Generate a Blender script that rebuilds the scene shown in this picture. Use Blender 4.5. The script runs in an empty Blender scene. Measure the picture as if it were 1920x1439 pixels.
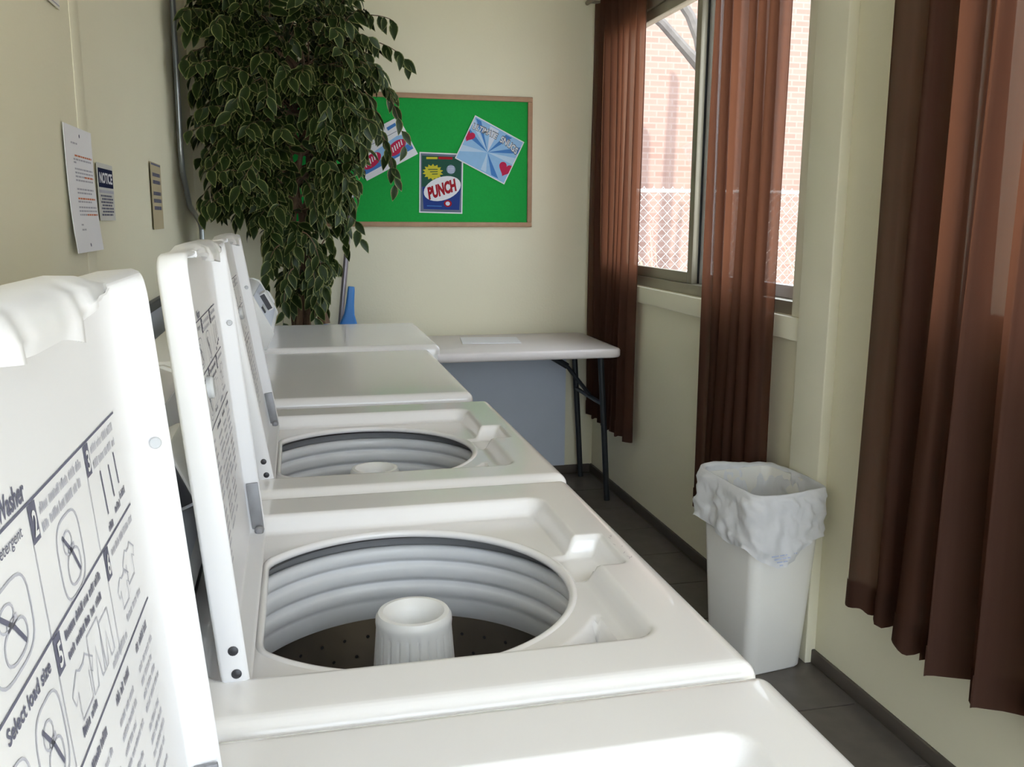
import bpy, bmesh, math, random
from mathutils import Vector, Matrix, noise
random.seed(7)
SC = bpy.context.scene
COL = SC.collection
PI = math.pi

# ------------------------------------------------------------------ camera, world, light, exposure
F_PX = 1691.6
YAW, PITCH, ROLL = 0.2325, -0.1808, 0.0055
CAM = Vector((-0.4435, -0.7627, 1.3571))
fw = Vector((math.sin(YAW)*math.cos(PITCH), math.cos(YAW)*math.cos(PITCH), math.sin(PITCH)))
r0 = Vector((math.cos(YAW), -math.sin(YAW), 0)); u0 = r0.cross(fw)
rt = math.cos(ROLL)*r0 + math.sin(ROLL)*u0
up = -math.sin(ROLL)*r0 + math.cos(ROLL)*u0
cd = bpy.data.cameras.new('camera'); cam = bpy.data.objects.new('camera', cd); COL.objects.link(cam)
cam.matrix_world = Matrix(((rt.x, up.x, -fw.x, CAM.x), (rt.y, up.y, -fw.y, CAM.y), (rt.z, up.z, -fw.z, CAM.z), (0, 0, 0, 1)))
cd.sensor_fit = 'HORIZONTAL'; cd.sensor_width = 36.0; cd.lens = F_PX/1920*36.0
cd.clip_start = 0.02; cd.clip_end = 200
SC.camera = cam

w = bpy.data.worlds.new('sky'); SC.world = w; w.use_nodes = True
bg = w.node_tree.nodes['Background']; bg.inputs[0].default_value = (0.82, 0.875, 1.0, 1); bg.inputs[1].default_value = 5.3
sd = bpy.data.lights.new('sun', 'SUN'); sun = bpy.data.objects.new('sun', sd); COL.objects.link(sun)
sd.energy = 9.0; sd.angle = 0.01; sd.color = (1.0, 0.93, 0.82)
sun.rotation_euler = Vector((0.40, 0.50, -0.77)).to_track_quat('-Z', 'Y').to_euler()

SC.view_settings.view_transform = 'Standard'; SC.view_settings.look = 'None'
SC.view_settings.gamma = 1.0; SC.view_settings.use_curve_mapping = False
SC.view_settings.exposure = 0.42

SC.cycles.max_bounces = 7; SC.cycles.diffuse_bounces = 4; SC.cycles.glossy_bounces = 2; SC.cycles.transparent_max_bounces = 8

# ------------------------------------------------------------------ room dimensions
XL, XR, YF, YN, ZC = -0.90, 1.08, 3.78, -1.30, 2.50
WT = 0.14
W1 = (1.80, 3.61, 1.06, 2.30)      # window openings in the right wall: y0, y1, z0, z1
W2 = (-0.30, 1.06, 1.06, 2.30)
DR = (-0.78, 0.98, 0.02, 2.25)     # glazed door in the near wall: x0, x1, z0, z1

# ------------------------------------------------------------------ materials
MATS = {}
def nodes_of(m): return m.node_tree.nodes, m.node_tree.links
def mat(name, col, rough=0.5, metal=0.0, noise_amt=0.06, noise_scale=8.0, bump=0.0, bump_scale=200.0, coat=0.0, spec=0.5):
    if name in MATS: return MATS[name]
    m = bpy.data.materials.new(name); m.use_nodes = True; N, L = nodes_of(m)
    b = N['Principled BSDF']; b.inputs['Roughness'].default_value = rough; b.inputs['Metallic'].default_value = metal
    b.inputs['Coat Weight'].default_value = coat; b.inputs['Specular IOR Level'].default_value = spec
    tc = N.new('ShaderNodeTexCoord')
    nt = N.new('ShaderNodeTexNoise'); nt.inputs['Scale'].default_value = noise_scale; nt.inputs['Detail'].default_value = 2
    L.new(tc.outputs['Object'], nt.inputs['Vector'])
    mx = N.new('ShaderNodeMix'); mx.data_type = 'RGBA'
    c = Vector(col)
    mx.inputs[6].default_value = (*[max(0, x*(1-noise_amt)) for x in c], 1)
    mx.inputs[7].default_value = (*[min(1, x*(1+noise_amt)) for x in c], 1)
    L.new(nt.outputs['Fac'], mx.inputs[0]); L.new(mx.outputs[2], b.inputs['Base Color'])
    if bump > 0:
        n2 = N.new('ShaderNodeTexNoise'); n2.inputs['Scale'].default_value = bump_scale; n2.inputs['Detail'].default_value = 3
        L.new(tc.outputs['Object'], n2.inputs['Vector'])
        bp = N.new('ShaderNodeBump'); bp.inputs['Strength'].default_value = bump; bp.inputs['Distance'].default_value = 0.002
        L.new(n2.outputs['Fac'], bp.inputs['Height']); L.new(bp.outputs['Normal'], b.inputs['Normal'])
    MATS[name] = m
    return m

M_wall = mat('cream_paint', (0.81, 0.765, 0.57), 0.55, noise_amt=0.03, noise_scale=2.5, bump=0.25, bump_scale=90)
M_trim = mat('cream_gloss_paint', (0.83, 0.79, 0.61), 0.35, noise_amt=0.03, bump=0.1, bump_scale=60)
M_scuff = mat('scuff', (0.45, 0.43, 0.45), 0.8)
M_ceil = mat('ceiling_paint', (0.85, 0.84, 0.80), 0.8)
M_tile = mat('floor_tile', (0.115, 0.10, 0.088), 0.35, noise_amt=0.35, noise_scale=14, bump=0.15, bump_scale=40)
M_grout = mat('grout', (0.16, 0.14, 0.12), 0.8)
M_base = mat('baseboard_vinyl', (0.09, 0.075, 0.06), 0.5)
M_white = mat('white_enamel', (0.86, 0.845, 0.835), 0.22, noise_amt=0.012, noise_scale=3, coat=0.4)
M_cab = mat('white_cabinet', (0.84, 0.84, 0.83), 0.35, noise_amt=0.015)
M_liner = mat('white_lid_paint', (0.77, 0.765, 0.77), 0.3, noise_amt=0.012, noise_scale=5)
M_plast = mat('white_plastic', (0.85, 0.85, 0.83), 0.35, noise_amt=0.02)
M_tub = mat('tub_plastic', (0.74, 0.75, 0.76), 0.4, noise_amt=0.05, noise_scale=20)
M_tubdark = mat('tub_gap', (0.22, 0.22, 0.225), 0.7)
M_steel = mat('basket_steel', (0.36, 0.33, 0.29), 0.28, metal=0.9, noise_amt=0.2, noise_scale=12)
M_hinge = mat('hinge_metal', (0.26, 0.26, 0.27), 0.45, metal=0.25, noise_amt=0.2, noise_scale=60)
M_dark = mat('dark_plastic', (0.03, 0.03, 0.035), 0.4)
M_ink = mat('label_ink', (0.14, 0.14, 0.19), 0.9, spec=0.1, noise_amt=0.15, noise_scale=80)
M_inkgrey = mat('label_grey_ink', (0.46, 0.46, 0.51), 0.9, spec=0.1, noise_amt=0.15, noise_scale=80)
M_greyp = mat('grey_plastic', (0.50, 0.51, 0.52), 0.45)
M_table = mat('grey_table_plastic', (0.72, 0.67, 0.65), 0.4, noise_amt=0.04, bump=0.15, bump_scale=160)
M_leg = mat('dark_steel_tube', (0.022, 0.026, 0.03), 0.35, metal=0.2)
M_paper = mat('white_paper', (0.84, 0.84, 0.86), 0.8, noise_amt=0.02)
M_bin = mat('bin_plastic', (0.89, 0.87, 0.81), 0.4, noise_amt=0.02)
M_cork = mat('green_felt', (0.006, 0.36, 0.052), 0.9, noise_amt=0.12, noise_scale=120, bump=0.3, bump_scale=300)
M_oak = mat('oak_frame', (0.42, 0.25, 0.145), 0.5, noise_amt=0.15, noise_scale=30)
M_alu = mat('bronze_aluminium', (0.30, 0.27, 0.20), 0.4, metal=0.3)
M_silver = mat('silver_aluminium', (0.86, 0.87, 0.88), 0.4, metal=0.0)
M_gasket = mat('black_gasket', (0.03, 0.035, 0.04), 0.6)
M_pipe = mat('grey_conduit', (0.36, 0.38, 0.37), 0.3, metal=0.6)
M_bark = mat('ficus_bark', (0.16, 0.10, 0.06), 0.85, noise_amt=0.4, noise_scale=30, bump=0.5, bump_scale=70)
M_pot = mat('woven_basket', (0.24, 0.15, 0.08), 0.8, noise_amt=0.3, noise_scale=40)
M_blue = mat('blue_plastic', (0.05, 0.24, 0.64), 0.4)
M_pole = mat('grey_pole', (0.30, 0.27, 0.29), 0.3, metal=0.5)
M_ground = mat('dry_ground', (0.20, 0.16, 0.125), 0.95, noise_amt=0.4, noise_scale=5)
M_fence = mat('galvanised_wire', (0.55, 0.55, 0.55), 0.4, metal=0.2)
M_tree = mat('tree_bark', (0.10, 0.09, 0.085), 0.9, noise_amt=0.4, noise_scale=15)
M_twig = mat('dry_twigs', (0.30, 0.25, 0.19), 0.9)
M_rail = mat('dark_rail', (0.045, 0.055, 0.07), 0.4)
M_pale = mat('pale_panel', (0.60, 0.63, 0.70), 0.5)

def glass_mat():
    m = bpy.data.materials.new('window_glass'); m.use_nodes = True; N, L = nodes_of(m)
    N.remove(N['Principled BSDF']); out = N['Material Output']
    t = N.new('ShaderNodeBsdfTransparent'); t.inputs[0].default_value = (0.95, 0.97, 0.96, 1)
    g = N.new('ShaderNodeBsdfGlossy'); g.inputs['Roughness'].default_value = 0.02
    nz = N.new('ShaderNodeTexNoise'); nz.inputs['Scale'].default_value = 3
    mp = N.new('ShaderNodeMapRange'); mp.inputs[3].default_value = 0.04; mp.inputs[4].default_value = 0.08
    L.new(nz.outputs['Fac'], mp.inputs[0])
    mx = N.new('ShaderNodeMixShader'); L.new(mp.outputs[0], mx.inputs[0])
    L.new(t.outputs[0], mx.inputs[1]); L.new(g.outputs[0], mx.inputs[2]); L.new(mx.outputs[0], out.inputs[0])
    return m
M_glass = glass_mat()

def sheer_mat(name, col, trans_col, f_trl, f_transp, stretch=0.05, amt=0.2):
    m = bpy.data.materials.new(name); m.use_nodes = True; N, L = nodes_of(m)
    N.remove(N['Principled BSDF']); out = N['Material Output']
    tc = N.new('ShaderNodeTexCoord')
    wv = N.new('ShaderNodeTexNoise'); wv.inputs['Scale'].default_value = 60; wv.inputs['Detail'].default_value = 3
    mpg = N.new('ShaderNodeMapping'); mpg.inputs['Scale'].default_value = (1, 1, stretch)
    L.new(tc.outputs['Object'], mpg.inputs[0]); L.new(mpg.outputs[0], wv.inputs['Vector'])
    mc = N.new('ShaderNodeMix'); mc.data_type = 'RGBA'
    mc.inputs[6].default_value = (*[c*(1-amt) for c in col], 1); mc.inputs[7].default_value = (*[min(1, c*(1+amt)) for c in col], 1)
    L.new(wv.outputs['Fac'], mc.inputs[0])
    d = N.new('ShaderNodeBsdfDiffuse'); L.new(mc.outputs[2], d.inputs[0])
    t = N.new('ShaderNodeBsdfTranslucent'); t.inputs[0].default_value = (*trans_col, 1)
    p = N.new('ShaderNodeBsdfTransparent')
    a = N.new('ShaderNodeMixShader'); a.inputs[0].default_value = f_trl
    L.new(d.outputs[0], a.inputs[1]); L.new(t.outputs[0], a.inputs[2])
    b = N.new('ShaderNodeMixShader'); b.inputs[0].default_value = f_transp
    L.new(a.outputs[0], b.inputs[1]); L.new(p.outputs[0], b.inputs[2]); L.new(b.outputs[0], out.inputs[0])
    return m
M_curtain = sheer_mat('brown_sheer', (0.088, 0.046, 0.034), (0.25, 0.095, 0.048), 0.38, 0.07)
M_bag = sheer_mat('white_bag', (0.90, 0.90, 0.90), (0.90, 0.91, 0.94), 0.30, 0.04, 1.0, 0.03)

def leaf_mat():
    m = bpy.data.materials.new('variegated_leaf'); m.use_nodes = True; N, L = nodes_of(m)
    b = N['Principled BSDF']; b.inputs['Roughness'].default_value = 0.45; b.inputs['Specular IOR Level'].default_value = 0.22
    at = N.new('ShaderNodeAttribute'); at.attribute_name = 'edge'
    tc = N.new('ShaderNodeTexCoord')
    nz = N.new('ShaderNodeTexNoise'); nz.inputs['Scale'].default_value = 45; nz.inputs['Detail'].default_value = 3
    L.new(tc.outputs['Object'], nz.inputs['Vector'])
    ad = N.new('ShaderNodeMath'); ad.operation = 'MULTIPLY_ADD'; ad.inputs[1].default_value = 0.55
    L.new(nz.outputs['Fac'], ad.inputs[0]); L.new(at.outputs['Fac'], ad.inputs[2])
    cr = N.new('ShaderNodeValToRGB')
    e = cr.color_ramp.elements; e[0].position = 0.55; e[0].color = (0.018, 0.035, 0.007, 1); e[1].position = 1.12; e[1].color = (0.25, 0.26, 0.10, 1)
    e2 = cr.color_ramp.elements.new(0.9); e2.color = (0.040, 0.068, 0.017, 1)
    cr.color_ramp.elements[-1].position = 1.0
    L.new(ad.outputs[0], cr.inputs[0]); L.new(cr.outputs[0], b.inputs['Base Color'])
    return m
M_leaf = leaf_mat()

def brick_mat():
    m = bpy.data.materials.new('far_brick'); m.use_nodes = True; N, L = nodes_of(m)
    b = N['Principled BSDF']; b.inputs['Roughness'].default_value = 0.9
    tc = N.new('ShaderNodeTexCoord'); mp = N.new('ShaderNodeMapping'); mp.inputs['Rotation'].default_value = (PI/2, 0, 0)
    bt = N.new('ShaderNodeTexBrick'); bt.inputs['Scale'].default_value = 1.0
    bt.inputs['Color1'].default_value = (0.205, 0.128, 0.104, 1); bt.inputs['Color2'].default_value = (0.235, 0.155, 0.128, 1); bt.inputs['Mortar'].default_value = (0.245, 0.178, 0.155, 1)
    bt.inputs['Brick Width'].default_value = 0.21; bt.inputs['Row Height'].default_value = 0.075; bt.inputs['Mortar Size'].default_value = 0.01
    L.new(tc.outputs['Object'], mp.inputs[0]); L.new(mp.outputs[0], bt.inputs['Vector']); L.new(bt.outputs['Color'], b.inputs['Base Color'])
    return m
M_brick = brick_mat()

# ------------------------------------------------------------------ mesh helpers
class MB:
    def __init__(s): s.v = []; s.f = []; s.mi = []; s.mats = []
    def add(s, vs, fs, m=0):
        o = len(s.v); s.v += [tuple(x) for x in vs]; s.f += [tuple(i+o for i in f) for f in fs]; s.mi += [m]*len(fs)
        return s
    def box(s, x0, x1, y0, y1, z0, z1, m=0):
        return s.add([(x0,y0,z0),(x1,y0,z0),(x1,y1,z0),(x0,y1,z0),(x0,y0,z1),(x1,y0,z1),(x1,y1,z1),(x0,y1,z1)],
              [(0,3,2,1),(4,5,6,7),(0,1,5,4),(1,2,6,5),(2,3,7,6),(3,0,4,7)], m)
    def lathe(s, prof, n=64, c=(0,0,0), close=False, m=0):
        vs = []; fs = []
        for (r, z) in prof:
            for i in range(n):
                a = 2*PI*i/n; vs.append((c[0]+r*math.cos(a), c[1]+r*math.sin(a), c[2]+z))
        for j in range(len(prof)-1):
            for i in range(n):
                k = (i+1) % n; fs.append((j*n+i, j*n+k, (j+1)*n+k, (j+1)*n+i))
        if close: fs.append(tuple(range(n-1, -1, -1))); fs.append(tuple((len(prof)-1)*n+i for i in range(n)))
        return s.add(vs, fs, m)
    def tube(s, pts, rad, n=8, m=0):
        pts = [Vector(p) for p in pts]; R = rad if isinstance(rad, (list, tuple)) else [rad]*len(pts)
        vs = []; fs = []; prev = None
        for i, p in enumerate(pts):
            t = (pts[min(i+1, len(pts)-1)]-pts[max(i-1, 0)]).normalized()
            if prev is None:
                a = t.cross(Vector((0, 0, 1)));
                if a.length < 1e-3: a = t.cross(Vector((0, 1, 0)))
            else: a = prev-t*prev.dot(t)
            a.normalize(); prev = a; b = t.cross(a)
            for k in range(n):
                an = 2*PI*k/n; vs.append(p+(a*math.cos(an)+b*math.sin(an))*R[i])
        for i in range(len(pts)-1):
            for k in range(n):
                l = (k+1) % n; fs.append((i*n+k, i*n+l, (i+1)*n+l, (i+1)*n+k))
        fs.append(tuple(range(n-1, -1, -1))); fs.append(tuple((len(pts)-1)*n+k for k in range(n)))
        return s.add(vs, fs, m)
    def loops(s, ls, cap0=True, cap1=True, m=0):     # stack of equal-length closed loops
        n = len(ls[0]); vs = [p for l in ls for p in l]; fs = []
        for j in range(len(ls)-1):
            for i in range(n):
                k = (i+1) % n; fs.append((j*n+i, j*n+k, (j+1)*n+k, (j+1)*n+i))
        if cap0: fs.append(tuple(range(n-1, -1, -1)))
        if cap1: fs.append(tuple((len(ls)-1)*n+i for i in range(n)))
        return s.add(vs, fs, m)
    def grid(s, rows, m=0):
        nr, nc = len(rows), len(rows[0]); vs = [p for r in rows for p in r]
        return s.add(vs, [(j*nc+i, j*nc+i+1, (j+1)*nc+i+1, (j+1)*nc+i) for j in range(nr-1) for i in range(nc-1)], m)
    def mesh(s, name, mats, bevel=0.0, seg=2, sharp=35, fix=True):
        me = bpy.data.meshes.new(name); me.from_pydata([tuple(v) for v in s.v], [], s.f)
        for m in (mats if isinstance(mats, (list, tuple)) else [mats]): me.materials.append(m)
        me.polygons.foreach_set('material_index', s.mi)
        if bevel > 0 or fix:
            bm = bmesh.new(); bm.from_mesh(me)
            if bevel > 0:
                es = [e for e in bm.edges if len(e.link_faces) == 2 and e.calc_face_angle(0) > 0.6]
                bmesh.ops.bevel(bm, geom=es, offset=bevel, segments=seg, profile=0.5, affect='EDGES', clamp_overlap=True)
            bmesh.ops.recalc_face_normals(bm, faces=bm.faces)
            bm.to_mesh(me); bm.free()
        me.polygons.foreach_set('use_smooth', [True]*len(me.polygons)); me.set_sharp_from_angle(angle=math.radians(sharp)); me.update()
        return me
    def build(s, name, mats, parent=None, loc=(0,0,0), bevel=0.0, seg=2, sharp=35, fix=True):
        return link(name, s.mesh(name, mats, bevel, seg, sharp, fix), parent, loc)

def link(name, data, parent=None, loc=(0,0,0), rot=None):
    o = bpy.data.objects.new(name, data); COL.objects.link(o); o.location = loc
    if rot is not None: o.rotation_euler = rot
    if parent is not None: o.parent = parent
    return o
def tag(o, label=None, cat=None, group=None, kind=None):
    if label: o['label'] = label
    if cat: o['category'] = cat
    if group: o['group'] = group
    if kind: o['kind'] = kind
    return o
def empty(name, loc=(0,0,0), rz=0.0):
    o = link(name, None, None, loc); o.rotation_euler = (0, 0, rz); o.empty_display_size = 0.1; return o
def copy_tree(o, parent=None):
    c = o.copy(); COL.objects.link(c); c.parent = parent
    for ch in list(o.children): copy_tree(ch, c)
    return c
def rrect(w, h, r, n=5, cx=0, cy=0):
    out = []
    for (sx, sy, a0) in ((1, -1, -PI/2), (1, 1, 0), (-1, 1, PI/2), (-1, -1, PI)):
        for i in range(n+1):
            a = a0+PI/2*i/n; out.append((cx+sx*(w/2-r)+r*math.cos(a), cy+sy*(h/2-r)+r*math.sin(a)))
    return out
_txt = {}
def text_mesh(s, size, width=None, bold=0.0):
    c = bpy.data.curves.new('lettering', 'FONT'); c.body = s; c.size = size; c.align_x = 'LEFT'; c.offset = bold; c.resolution_u = 3
    o = bpy.data.objects.new('lettering', c); COL.objects.link(o)
    dg = bpy.context.evaluated_depsgraph_get(); me = bpy.data.meshes.new_from_object(o.evaluated_get(dg))
    bpy.data.objects.remove(o); bpy.data.curves.remove(c)
    vs = [v.co.copy() for v in me.vertices]; fs = [tuple(p.vertices) for p in me.polygons]; bpy.data.meshes.remove(me)
    if vs:
        x0 = min(v.x for v in vs); x1 = max(v.x for v in vs); k = (width/(x1-x0)) if width else 1.0
        vs = [Vector(((v.x-x0)*k, v.y, 0)) for v in vs]
    return vs, fs
def put_text(mb, s, size, fn, width=None, m=0, bold=0.0):   # fn maps flat (x, y) to 3-D
    vs, fs = text_mesh(s, size, width, bold); mb.add([fn(v.x, v.y) for v in vs], fs, m)
def flat_poly(mb, pts, fn, m=0): mb.add([fn(*p) for p in pts], [tuple(range(len(pts)))], m)
def stroke(mb, pts, wd, fn, m=0, closed=False):
    P = [Vector((p[0], p[1])) for p in pts]; n = len(P)
    if closed: P = P+[P[0]]; n += 1
    vs = []
    for i in range(n):
        a = P[max(i-1, 0)] if not closed else P[(i-1) % (n-1)]
        b = P[min(i+1, n-1)] if not closed else P[(i+1) % (n-1)] if i+1 != n-1 else P[0]
        t = (b-a)
        if t.length < 1e-9: t = Vector((1, 0))
        t.normalize(); nn = Vector((-t.y, t.x))*wd/2
        vs += [fn(*(P[i]+nn)), fn(*(P[i]-nn))]
    mb.add(vs, [(2*i, 2*i+1, 2*i+3, 2*i+2) for i in range(n-1)], m)

# ------------------------------------------------------------------ room shell
def struct(o): o['kind'] = 'structure'; return o
fl = struct(MB().box(XL-WT, XR+WT, YN-WT, YF+WT, -0.12, -0.004).build('floor', M_grout))
TS = 0.3048
tile_me = MB().box(-TS/2+0.002, TS/2-0.002, -TS/2+0.002, TS/2-0.002, -0.008, 0).mesh('tile', M_tile, bevel=0.0015, seg=1)
x = 1.065-TS/2
first = None
while x > XL-0.1:
    y = 1.317-TS/2-8*TS
    while y < YF+0.1:
        if x-TS/2 > XL-0.14 and y+TS/2 < YF+0.13 and y > YN: link('tile', tile_me, fl, (x, y, 0), (0, 0, PI/2*random.randrange(4)))
        y += TS
    x -= TS
struct(MB().box(XL-WT, XR+WT, YN-WT, YF+WT, ZC, ZC+0.1).build('ceiling', M_ceil))
struct(MB().box(XL-WT, XL, YN, YF, 0, ZC).build('wall_left', M_wall))
struct(MB().box(XL-WT, XR+0.03, YF, YF+WT, 0, ZC).build('wall_far', M_wall))
wr = MB()
ys = [YN, W2[0], W2[1], W1[0], W1[1], YF]
for i in (0, 2, 4): wr.box(XR, XR+WT, ys[i], ys[i+1], 0, ZC)
for wn in (W1, W2):
    wr.box(XR, XR+WT, wn[0], wn[1], 0, wn[2]); wr.box(XR, XR+WT, wn[0], wn[1], wn[3], ZC)
struct(wr.build('wall_right', M_wall))
wn = MB(); wn.box(XL-WT, DR[0], YN-WT, YN, 0, ZC); wn.box(DR[1], XR+WT, YN-WT, YN, 0, ZC); wn.box(DR[0], DR[1], YN-WT, YN, DR[3], ZC)
struct(wn.build('wall_near', M_wall))
bb = MB(); bb.box(XR-0.012, XR+0.001, YN, YF, 0, 0.045); struct(bb.build('baseboard_right', M_base, bevel=0.004))
struct(MB().box(XL, XR-0.012, YF-0.010, YF+0.001, 0, 0.045).build('baseboard_far', M_base, bevel=0.004))
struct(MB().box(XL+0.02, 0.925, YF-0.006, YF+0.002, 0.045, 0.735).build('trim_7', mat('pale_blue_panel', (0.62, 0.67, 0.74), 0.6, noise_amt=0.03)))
# pilaster board between the windows, seam batten on the left wall
struct(MB().box(1.048, XR+0.002, 1.562, 1.725, 0.0, ZC).build('trim_1', M_trim, bevel=0.004, seg=3))
struct(MB().box(XL-0.002, XL+0.0015, 1.44, 1.53, 0, ZC).build('trim_2', M_wall, bevel=0.0012))
struct(MB().box(XR-0.022, XR+0.03, 1.725, 3.70, 0.985, 1.058).build('trim_3', M_trim, bevel=0.004, seg=3))
struct(MB().box(XR-0.022, XR+0.03, -0.37, 1.13, 0.985, 1.058).build('trim_4', M_trim, bevel=0.004, seg=3))
struct(MB().box(XR-0.012, XR+0.002, 1.725, 1.80, 1.058, 2.38).build('trim_5', M_trim, bevel=0.003))
struct(MB().box(XR-0.012, XR+0.002, 1.06, 1.13, 1.058, 2.38).build('trim_6', M_trim, bevel=0.003))

def slider(name, wn, ymid):
    root = struct(empty(name, (XR, wn[0], wn[2])))
    y0, y1, z0, z1 = wn; L_ = y1-y0; H = z1-z0; ym = ymid-y0
    f = MB(); t = 0.042
    f.box(0.004, WT+0.003, 0, L_, -0.002, t); f.box(0.004, WT+0.003, 0, L_, H-t, H+0.002); f.box(0.004, WT+0.003, -0.002, 0.022, t, H-t); f.box(0.004, WT+0.003, L_-0.022, L_+0.002, t, H-t)
    f.build('frame', M_alu, root, bevel=0.002)
    for k, (a, b, xa, xb, mt) in enumerate(((ym-0.012, L_-0.02, 0.016, 0.042, M_alu), (0.02, ym+0.006, 0.056, 0.084, M_silver))):
        s = MB(); r = 0.045 if k == 0 else 0.043; st = 0.045 if k == 0 else 0.062
        aa, ab = (st, 0.012) if k == 0 else (0.010, st)
        s.box(xa, xb, a, a+aa, t, H-t); s.box(xa, xb, b-ab, b, t, H-t); s.box(xa, xb, a+aa, b-ab, t, t+r); s.box(xa, xb, a+aa, b-ab, H-t-r, H-t)
        so = s.build('sash', mt if k == 0 else M_silver, root, bevel=0.003)
        MB().box((xa+xb)/2-0.002, (xa+xb)/2+0.002, a+aa-0.005, b-ab+0.005, t+r-0.005, H-t-r+0.005).build('pane', M_glass, so)
    MB().box(0.043, 0.055, ym-0.002, ym+0.004, t, H-t).build('gasket', M_gasket, root)
    return root
slider('window_1', W1, 2.632)
slider('window_2', W2, 0.38)
dr = struct(empty('door_1', (0, YN, 0)))
d = MB(); s_ = 0.05
d.box(DR[0]+0.01, DR[0]+s_, -0.09, -0.045, 0.02, DR[3]-0.01); d.box(DR[1]-s_, DR[1]-0.01, -0.09, -0.045, 0.02, DR[3]-0.01)
d.box(DR[0]+s_, DR[1]-s_, -0.09, -0.045, 0.02, 0.1); d.box(DR[0]+s_, DR[1]-s_, -0.09, -0.045, DR[3]-0.13, DR[3]-0.01)
d.build('door_frame', M_alu, dr)
MB().box(DR[0]+s_, DR[1]-s_, -0.07, -0.065, 0.1, DR[3]-0.13).build('pane', M_glass, dr)

# ------------------------------------------------------------------ washers
ZH = 0.915; WW = 0.686; XB = -0.575
def sst(a, b, x):
    t = min(1, max(0, (x-a)/(b-a))); return t*t*(3-2*t)
def sd_rbox(px, py, x0, x1, y0, y1, r):
    qx = abs(px-(x0+x1)/2)-(x1-x0)/2+r; qy = abs(py-(y0+y1)/2)-(y1-y0)/2+r
    return math.hypot(max(qx, 0), max(qy, 0))+min(max(qx, qy), 0)-r
def sd_tri(p, T):
    d = -1e9
    for i in range(3):
        a = Vector(T[i]); b = Vector(T[(i+1) % 3]); e = (b-a).normalized(); n = Vector((e.y, -e.x)); d = max(d, n.dot(Vector(p)-a))
    return d
OC = (-0.327, 0.331); OR = 0.215
def hole_r(a):      # a circle cut off flat on the hinge side
    c = math.cos(a)
    if c > -0.05: return OR
    d = 0.171/(-c); k = 0.012
    h = max(k-abs(OR-d), 0)/k
    return min(OR, d)-h*h*k*0.25
TRI = [(-0.225, 0.110), (-0.108, 0.114), (-0.108, 0.235)]
def top_z(x, y, plain=False):
    z = 0.0
    if not plain:
        d = sd_rbox(x, y, -0.550, -0.074, 0.085, 0.590, 0.03)
        z -= 0.026*sst(0.0, -0.019, d)
        d2 = sd_rbox(x, y, -0.12, -0.036, 0.292, 0.405, 0.008)
        z = min(z, -0.030*sst(0.0, -0.016, d2))
        d3 = max(sd_tri((x, y), TRI), OR+0.036-math.hypot(x-OC[0], y-OC[1]))
        z -= 0.030*sst(0.0, -0.009, d3)
    else:
        z += 0.0
    e = min(-x, y, WW-y) if not plain else None
    return z
def edge_drop(x, y, D, Wd, rr=0.022):
    # rounded front corners in plan and rounded lip
    d = -sd_rbox(x, y, -D-0.1, 0.0, 0.0, Wd, 0.02)
    if d >= rr: return 0.0
    d = max(d, 0.0); q = rr-d
    return -(rr-math.sqrt(max(rr*rr-q*q, 0.0)))*0.95
def axis(a, b, n, dense):
    v = [a+(b-a)*i/n for i in range(n+1)]
    for c, sgn in dense:
        v += [c+sgn*t for t in (0.0008, 0.0018, 0.0032, 0.005, 0.007, 0.0095, 0.0125, 0.016, 0.02)]
    return sorted(set(round(t, 5) for t in v if a-1e-9 <= t <= b+1e-9))
def top_mesh(D, Wd, plain):
    xs = axis(-D, 0, 140 if not plain else 30, [(0, -1)]); yy = axis(0, Wd, 170 if not plain else 36, [(0, 1), (Wd, -1)])
    mb = MB(); nx, ny = len(xs), len(yy); vs = []
    for y in yy:
        for x in xs:
            px, py = x, y
            # pull plan corners in to the rounded outline
            d = sd_rbox(px, py, -D-0.1, 0.0, 0.0, Wd, 0.02)
            if d > 0:
                cx = -0.02; cy = 0.02 if py < Wd/2 else Wd-0.02
                v = Vector((px-cx, py-cy)); v = v.normalized()*0.02; px, py = cx+v.x, cy+v.y
            z = top_z(px, py, plain)+edge_drop(px, py, D, Wd)
            vs.append((px, py, z))
    fs = []
    for j in range(ny-1):
        for i in range(nx-1):
            if not plain:
                cx = (xs[i]+xs[i+1])/2; cy = (yy[j]+yy[j+1])/2
                if math.hypot(cx-OC[0], cy-OC[1]) < hole_r(math.atan2(cy-OC[1], cx-OC[0]))+0.002: continue
            fs.append((j*nx+i, j*nx+i+1, (j+1)*nx+i+1, (j+1)*nx+i))
    mb.add(vs, fs)
    # skirt under the lip
    out = [j*nx for j in []]
    ring = [0*nx+i for i in range(nx)]+[j*nx+nx-1 for j in range(1, ny)]+[(ny-1)*nx+i for i in range(nx-2, -1, -1)]+[j*nx for j in range(ny-2, 0, -1)]
    o = len(mb.v); low = [(mb.v[k][0], mb.v[k][1], -0.034) for k in ring]; mb.v += low
    n = len(ring)
    for i in range(n): mb.f.append((ring[i], o+i, o+(i+1) % n, ring[(i+1) % n])); mb.mi.append(0)
    return mb

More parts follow.
